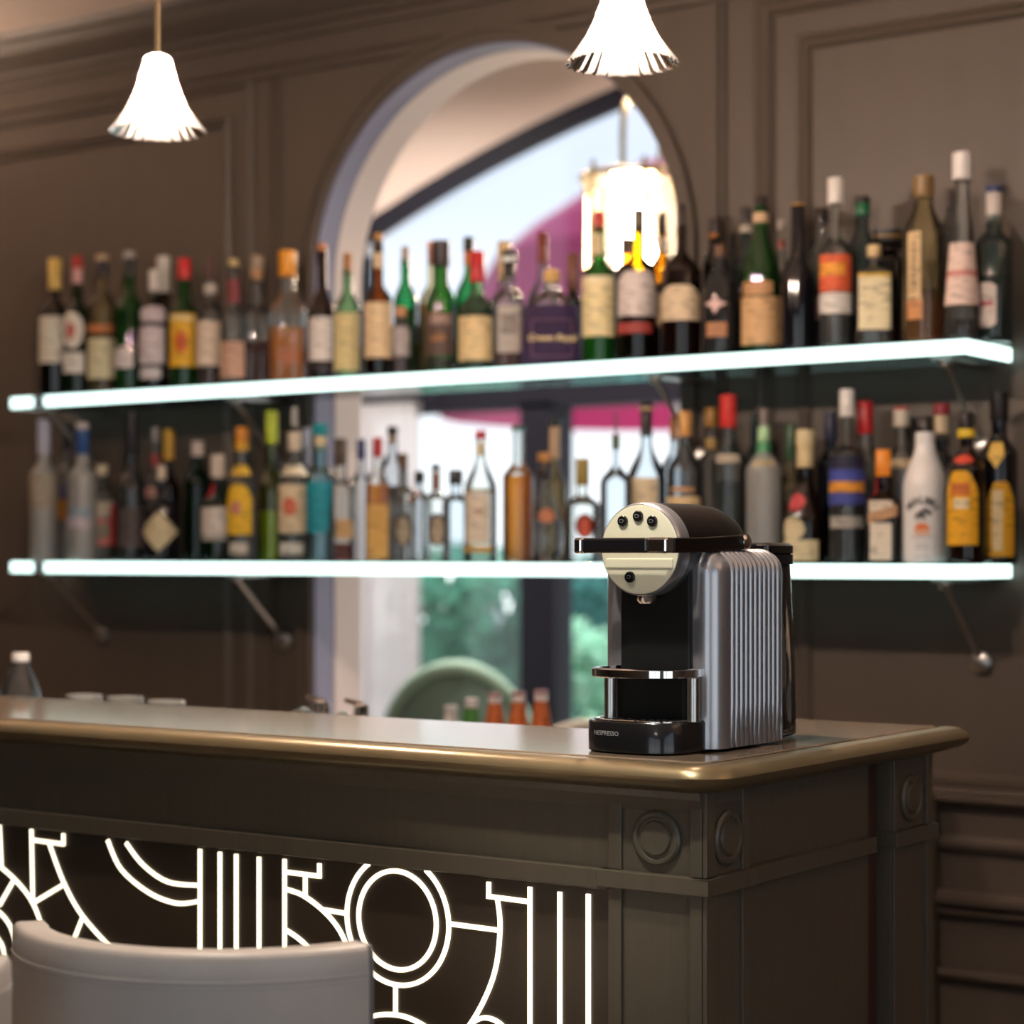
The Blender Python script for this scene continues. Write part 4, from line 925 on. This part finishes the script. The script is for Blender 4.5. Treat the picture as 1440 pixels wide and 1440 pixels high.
half_drum('upper_face', [(2.3005, .001), (2.3005, .0545), (2.3015, .0565), (2.306, .0568)], math.radians(4), math.radians(176), SILVER2)
half_drum('lower_face', [(2.3008, .001), (2.3008, .0545), (2.3014, .0565), (2.307, .0568)], math.radians(183), math.radians(357), SILVER2)
mm(MB().box(MX-.050, MX+.050, 2.2985, 2.303, HZc-.024, HZc-.011)).build('lip', SILVER2, cm, bevel=.002)
def disc(px_, py_, r, y, name, mat, par, dy=.004):
    P = onY(px_, py_, y)[0]; m = MB(); R = []
    for rr, d in ((r, 0), (r, dy*.7), (r*.86, dy), (.0004, dy)): R.append([(P.x+rr*cos(2*pi*i/24), y-d, P.z+rr*sin(2*pi*i/24)) for i in range(24)])
    o = mm(m.rings(R)).build(name, mat, par, smooth=40)
    q = MB()                     # cup symbol drawn as a small outline
    for s0 in (.5,):
        q.tube([(P.x-r*.42, y-dy-.0002, P.z+r*.28), (P.x-r*.36, y-dy-.0002, P.z-r*.22), (P.x+r*.20, y-dy-.0002, P.z-r*.22), (P.x+r*.26, y-dy-.0002, P.z+r*.28), (P.x-r*.42, y-dy-.0002, P.z+r*.28)], .0003, 5)
        q.tube([(P.x+r*.26, y-dy-.0002, P.z+r*.18), (P.x+r*.5, y-dy-.0002, P.z+r*.10), (P.x+r*.22, y-dy-.0002, P.z-r*.08)], .0003, 5)
    mm(q).build('symbol', pbr('symbol_grey', (.25, .25, .25), .5), o)
    return o
for px_, py_ in ((876.5, 733), (898, 726), (918, 733)): disc(px_, py_, .0072, 2.3005, 'button', BLACKG, cm)
disc(886.5, 811.5, .0072, 2.3008, 'button', BLACKG, cm)
# outlet under the head
mm(MB().lathe([(.010, 1.288), (.013, 1.292), (.013, 1.302), (.020, 1.306)], 20, c=(MX-.002, 2.322, 0))).build('outlet', CHROME, cm, smooth=40)
# lever handle
hb = MB(); hy, hz = 2.262, 1.3615
lv = mm(MB().box(MX-.056, MX+.040, hy-.009, hy+.007, hz-.0095, hz+.0095)).build('handle_grip', BLACKG, cm, bevel=.003)
mm(MB().box(MX-.068, MX-.056, hy-.010, hy+.008, hz-.010, hz+.010)).build('end_cap', CHROME, lv, bevel=.003)
mm(MB().box(MX+.040, MX+.069, hy-.010, hy+.010, hz-.010, hz+.010)).build('end_cap', CHROME, lv, bevel=.003)
for sg in (-1, 1):
    x0, x1 = sorted((MX+sg*.0625, MX+sg*.071))
    ar = MB(); ar.rings([[(x0, y, z-.0095), (x1, y, z-.0095), (x1, y, z+.0095), (x0, y, z+.0095)] for y, z in ((hy+.008, hz), (2.35, hz+.001), (2.455, hz+.005))])
    arm = mm(ar).build('handle_arm', HOOD, cm, bevel=.002)
    pv = MB(); R = []
    for rr, d in ((.010, -.010), (.010, .002), (.007, .0045), (.0005, .005)): R.append([(MX+sg*(.071+d), 2.450+rr*cos(2*pi*i/20), hz+.005+rr*sin(2*pi*i/20)) for i in range(20)])
    mm(pv.rings(R)).build('pivot', CHROME, arm, smooth=40)
# drip tray
def tray_plan(o, yb=2.350):
    pts = []; hw, yf = .0715+o, 2.262-o; yc = 2.318
    for i in range(33):
        a = pi+pi*i/32; c_, s_ = cos(a), sin(a); e_ = 2/2.7
        pts.append((MX-.002+hw*math.copysign(abs(c_)**e_, c_), yc+(yc-yf)*math.copysign(abs(s_)**e_, s_)))
    return pts+[(MX-.002+hw, yb), (MX-.002-hw, yb)]
def ext(poly_list): return MB().rings([[(x, y, z) for x, y in tray_plan(o)] for o, z in poly_list])
tr = mm(ext([(-.003, 1.1005), (0, 1.103), (0, 1.138), (-.002, 1.1405), (-.006, 1.1405), (-.007, 1.137)])).build('drip_tray', BLACKG, cm, smooth=45)
gr = mm(ext([(-.0075, 1.1375), (-.0075, 1.1415), (-.009, 1.1425)])).build('drip_grid', CHROME, cm, smooth=30)
hm = MB()
pl = tray_plan(-.0165)[1:32:2]
for x, y in pl: hm.lathe([(.0035, 1.1426), (.0035, 1.1429)], 12, c=(x, y, 0))
for x, y in tray_plan(-.030)[3:30:3]: hm.lathe([(.003, 1.1426), (.003, 1.1429)], 12, c=(x, y, 0))
mm(hm).build('grid_holes', BLACKM, gr)
vs, fs = text_verts('NESPRESSO', .0080, bold=.015)
out = []; P0 = onY(857, 1031, 2.272)[0]
def tray_y(x):
    u = min(.999, abs((x-MX+.002)/.0715)); return 2.318-(2.318-2.262)*(1-u**2.7)**(1/2.7)
for x, y, z in vs: xx = P0.x+x; out.append((xx, tray_y(xx)-.0005, P0.z-.002+y))
mm(MB().add(out, fs)).build('lettering', pbr('grey_print', (.28, .28, .28), .4), tr)
# cup stand
cs = mm(MB().rings([[(x, y, z) for x, y in tray_plan(o, 2.345)] for o, z in ((-.006, 1.1945), (-.004, 1.196), (-.004, 1.205), (-.006, 1.2065), (-.012, 1.2065), (-.013, 1.204))])).build('cup_stand', CHROME, cm, smooth=40)
for px_ in (855, 972):
    x = gx(px_, 2.30); mm(MB().lathe([(.0075, 1.142), (.0075, 1.196)], 18, c=(x, 2.305, 0))).build('post', STEEL, cs, smooth=40)
mm(MB().box(MX-.048, MX+.048, 2.325, 2.345, 1.142, 1.195)).build('stand_core', BLACKM, cm)
# water tank with lid at the back
def rr_plan(o, ty=0):
    hw, y0_, y1_ = .062+o, 2.531-o, 2.630+o; pts = []
    for cx_, cy_, a in ((hw-.03, y1_-.03, 0), (-hw+.03, y1_-.03, pi/2), (-hw+.01, y0_+.01, pi), (hw-.01, y0_+.01, 3*pi/2)):
        r_ = .03 if cy_ > 2.58 else .01
        for i in range(7): aa = a+pi/2*i/6; pts.append((MX+cx_+r_*cos(aa), cy_+r_*sin(aa)))
    return pts
mm(MB().rings([[(x, y, z) for x, y in rr_plan(o)] for o, z in ((-.004, 1.103), (0, 1.106), (-.001, 1.2), (-.006, 1.335), (-.008, 1.337))])).build('water_tank', glass('tank_plastic', '#dfe3e8', body=.02, rough=.05, bodycol='#9aa0a8'), cm, smooth=50)
mm(MB().rings([[(x, y, z) for x, y in rr_plan(o)] for o, z in ((-.012, 1.108), (-.009, 1.112), (-.011, 1.168), (-.02, 1.1685))])).build('water', glass('water', '#d4dce4', rough=.03, ior=1.25), cm, smooth=50)
mm(MB().rings([[(x, y, z) for x, y in rr_plan(o)] for o, z in ((-.008, 1.336), (-.003, 1.337), (-.003, 1.350), (-.006, 1.351), (-.003, 1.352), (-.003, 1.362), (-.008, 1.366))])).build('tank_lid', BLACKG, cm, smooth=40)

# ------------------------------------------------------------------ pendant lamps over the bar
SHD, nt_, out_ = newmat('pressed_glass_shade')
tl_ = nt_.nodes.new('ShaderNodeBsdfTranslucent'); tl_.inputs[0].default_value = (.95, .93, .92, 1)
tp_ = nt_.nodes.new('ShaderNodeBsdfTransparent'); tp_.inputs[0].default_value = (.95, .93, .93, 1)
gl_ = nt_.nodes.new('ShaderNodeBsdfGlossy'); gl_.inputs['Roughness'].default_value = .08
a_ = nt_.nodes.new('ShaderNodeMixShader'); a_.inputs[0].default_value = .6
b_ = nt_.nodes.new('ShaderNodeMixShader'); fr_ = nt_.nodes.new('ShaderNodeFresnel')
d_ = nt_.nodes.new('ShaderNodeBsdfDiffuse'); d_.inputs[0].default_value = (.95, .93, .92, 1); td_ = nt_.nodes.new('ShaderNodeMixShader'); td_.inputs[0].default_value = .5
nt_.links.new(tl_.outputs[0], td_.inputs[1]); nt_.links.new(d_.outputs[0], td_.inputs[2]); nt_.links.new(td_.outputs[0], a_.inputs[1]); nt_.links.new(tp_.outputs[0], a_.inputs[2])
nt_.links.new(fr_.outputs[0], b_.inputs[0]); nt_.links.new(a_.outputs[0], b_.inputs[1]); nt_.links.new(gl_.outputs[0], b_.inputs[2]); nt_.links.new(b_.outputs[0], out_.inputs[0])
for px_, rim, lab in ((222, 186, 'fluted glass pendant lamp hanging at the left over the bar'), (875, 90, 'fluted glass pendant lamp hanging before the arch')):
    P, d = onY(px_, rim, 2.55)
    t = empty('pendant_lamp', P); tag(t, lab, 'lamp', 'fluted glass pendants over the bar')
    pf = [(.079, 0, 2, 1.2), (.074, .006, 2, 1.1), (.064, .019, 2, 1), (.052, .036, 2, .9), (.041, .058, 2, .7), (.032, .082, 2, .5), (.026, .104, 2, .3), (.022, .122, 2, .1), (.012, .1265, 2, 0)]
    m = MB(); m.lathe(pf, 96, flute=.035, nf=24); m.f = m.f[:-2]      # open at the bottom and at the fitter
    m.build('glass_shade', SHD, t, smooth=60)
    m = MB(); m.lathe([(r*.93, z+.002, 2, s_) for r, z, _, s_ in pf], 96, flute=.03, nf=24); m.f = m.f[:-2]; m.build('inner_glass', SHD, t, smooth=60)
    MB().lathe([(.007, .118), (.011, .122), (.011, .128), (.005, .131), (.0056, CZ-P.z-.02), (.035, CZ-P.z-.018), (.035, CZ-P.z)], 20).build('rod', BRASS, t, smooth=35)
    MB().lathe([(.002, .070), (.009, .073), (.0135, .082), (.0125, .092), (.009, .106), (.008, .118)], 20).build('bulb', emit('bulb_glow', '#ffe6cf', 7800), t, smooth=60)

# ------------------------------------------------------------------ bar stool in the foreground
def cam2w(lat, dep): return Vector((lat*RX[0]+dep*FW[0], lat*RX[1]+dep*FW[1], 0))
def bar_stool(lat, dep, fang, lab):
    global t
    sc_ = cam2w(lat, dep); fdir = math.radians(fang)
    dirw = cam2w(cos(fdir), sin(fdir)); rzs = math.atan2(dirw.y, dirw.x)+pi/2        # backrest lies towards local -Y
    t = empty('bar_stool', sc_, rzs); tag(t, lab, 'stool', 'cream bar stools in front of the bar')
    RO, TH = .258, .040; zt0, zb0 = .938, .72; hs = math.radians(57)
    def back_sec(a, pr): return [((r)*sin(a), -(r)*cos(a), z) for r, z in pr]
    def ztop(a): return zt0
    R = []; pr = [(RO-TH, zb0), (RO-.004, zb0), (RO, zb0+.01), (RO+.001, zt0-.030), (RO, zt0-.007), (RO-.004, zt0-.001), (RO-.009, zt0), (RO-TH+.006, zt0), (RO-TH, zt0-.006)]
    for i in range(45):
        a = -hs+2*hs*i/44; e_ = 0
        R.append(back_sec(a, pr))
    bk = MB().rings(R).build('backrest', LEATHER, t, smooth=50)
    def welt(z, r, rad, mat, nm): MB().tube([(r*sin(-hs+2*hs*i/44), -r*cos(-hs+2*hs*i/44), z) for i in range(45)], rad, 6).build(nm, mat, bk, smooth=60)
    welt(zt0-.030, RO+.0005, .0022, LEATHER, 'piping'); welt(zt0-.036, RO+.0005, .0014, LEATHER, 'stitching')
    for sg in (-1, 1):
        a = sg*hs; m = MB(); c1 = [(r*sin(a), -r*cos(a), z) for r, z in pr]; tn = Vector((cos(a), sin(a), 0))*sg*.006
        m.rings([c1, [tuple(Vector(p)+tn) for p in c1]]).build('end_face', END_GREY, bk, smooth=40)  # backrest end faces in a darker grey
    MB().lathe([(.10, .685), (.225, .69), (.235, .70), (.235, .735), (.215, .755), (.10, .76), (.001, .76)], 40, c=(0, 0, 0)).build('seat', LEATHER, t, smooth=50)
    for sx in (-1, 1):
        for sy_ in (-1, 1): MB().tube([(sx*.14, sy_*.14, .69), (sx*.20, sy_*.20, 0)], [.018, .013], 10).build('leg', pbr('dark_wood', (.04, .025, .018), .4), t)
    MB().tube([(.182*cos(2*pi*i/32), .182*sin(2*pi*i/32), .25) for i in range(32)], .009, 8, closed=True).build('footrest', STEEL, t, smooth=50)
bar_stool(-.310, 2.455, 251, 'cream leather bar stool with low curved back in front of the bar')
bar_stool(-.772, 2.165, 310, 'cream leather bar stool cut off by the left picture edge')

# ------------------------------------------------------------------ light
W = bpy.data.worlds.new('daylight'); SC.world = W; W.use_nodes = True
nt = W.node_tree; bg = nt.nodes['Background']
tc = nt.nodes.new('ShaderNodeTexCoord'); sp_ = nt.nodes.new('ShaderNodeSeparateXYZ'); rp = nt.nodes.new('ShaderNodeValToRGB')
nt.links.new(tc.outputs['Generated'], sp_.inputs[0]); nt.links.new(sp_.outputs['Z'], rp.inputs[0]); nt.links.new(rp.outputs[0], bg.inputs[0])
rp.color_ramp.elements[0].position = .03; rp.color_ramp.elements[0].color = (1.0, 1.0, 1.0, 1)
rp.color_ramp.elements[1].position = .16; rp.color_ramp.elements[1].color = (.60, .63, .72, 1)
bg.inputs[1].default_value = 1.8
sun = lights('sun', 'SUN', (0, 0, 10), 9.5, (1, .97, .92), angle=math.radians(2)); sun.rotation_euler = (math.radians(-36), 0, math.radians(8))
# ceiling spots added as fill light over the guests' side
for i, (x, y) in enumerate(((-3.4, 1.55), (-1.72, 1.62), (-.1, 1.5))):
    sp = MB().lathe([(.05, CZ-.004), (.055, CZ-.006), (.055, CZ-.0005)], 20, c=(x, y, 0)).build('added_ceiling_spot', WHITE)
    tag(sp, ['added fill spot over the left guest side', 'added fill spot over the bar stool', 'added fill spot over the right guest side'][i], 'lamp', 'added ceiling spots')
    lights('fill_spot', 'SPOT', (x, y, CZ-.02), 62, (1, .88, .74), spot_size=math.radians(84), spot_blend=.9, shadow_soft_size=.04)
# uplighters added out of view to brighten the ceiling and upper wall
for fx, fy, lab in ((-5.3, 3.1, 'added brass uplighter out of view in the left corner'), (1.2, 2.7, 'added brass uplighter out of view right of the bar')):
    t = empty('added_uplighter', (fx, fy, 0)); tag(t, lab, 'lamp', 'added brass uplighters out of view')
    MB().lathe([(.14, 0), (.14, .02), (.03, .04), (.014, .06), (.012, 1.85)], 24).build('pole', BRASS, t, smooth=40)
    MB().lathe([(.012, 1.84), (.05, 1.85), (.13, 1.93), (.16, 1.99), (.15, 1.99), (.12, 1.935), (.04, 1.87)], 32).build('bowl', BRASS, t, smooth=40)
    MB().lathe([(.02, 1.872), (.03, 1.89), (.03, 1.92), (.01, 1.94)], 16).build('bulb', emit('added_uplight_bulb', '#ffdcc0', 2100), t, smooth=60)
sx_, sy2 = -.25, -1.2  # unseen spot added to brighten the machine from the front
sp = MB().lathe([(.05, CZ-.004), (.055, CZ-.006), (.055, CZ-.0005)], 20, c=(sx_, sy2, 0)).build('added_ceiling_spot', WHITE)
tag(sp, 'added fill spot aimed at the coffee machine from far behind the stools', 'lamp', 'added ceiling spots')
l = lights('fill_spot', 'SPOT', (sx_, sy2, CZ-.02), 14, (1, .94, .84), spot_size=math.radians(14), spot_blend=.8, shadow_soft_size=.05)
l.rotation_euler = (Vector((MX, 2.30, 1.36))-l.location).to_track_quat('-Z', 'Y').to_euler()

sp = MB().lathe([(.05, CZ-.004), (.055, CZ-.006), (.055, CZ-.0005)], 20, c=(-1.35, 1.30, 0)).build('added_ceiling_spot', WHITE)  # unseen spot added to brighten the machine face from above
tag(sp, 'added fill spot just in front of the bar corner', 'lamp', 'added ceiling spots')
l = lights('fill_spot', 'SPOT', (-1.35, 1.30, CZ-.02), 118, (1, .94, .82), spot_size=math.radians(26), spot_blend=.8, shadow_soft_size=.05)
l.rotation_euler = (Vector((MX, 2.30, 1.34))-l.location).to_track_quat('-Z', 'Y').to_euler()
for i, (x, y) in enumerate(((-5.4, 5.9), (-3.9, 6.1), (-2.3, 6.0))):  # unseen spots added to brighten the beige wall beyond the arch
    sp = MB().lathe([(.05, BZ-.004), (.055, BZ-.006), (.055, BZ-.0005)], 20, c=(x, y, 0)).build('added_ceiling_spot', WHITE)
    tag(sp, ['added fill spot beyond the arch, left', 'added fill spot beyond the arch, over the tub chair', 'added fill spot beyond the arch, right of the lantern'][i], 'lamp', 'added ceiling spots beyond the arch')
    lights('fill_spot', 'SPOT', (x, y, BZ-.02), 250, (1, .87, .78), spot_size=math.radians(150), spot_blend=.7, shadow_soft_size=.05)
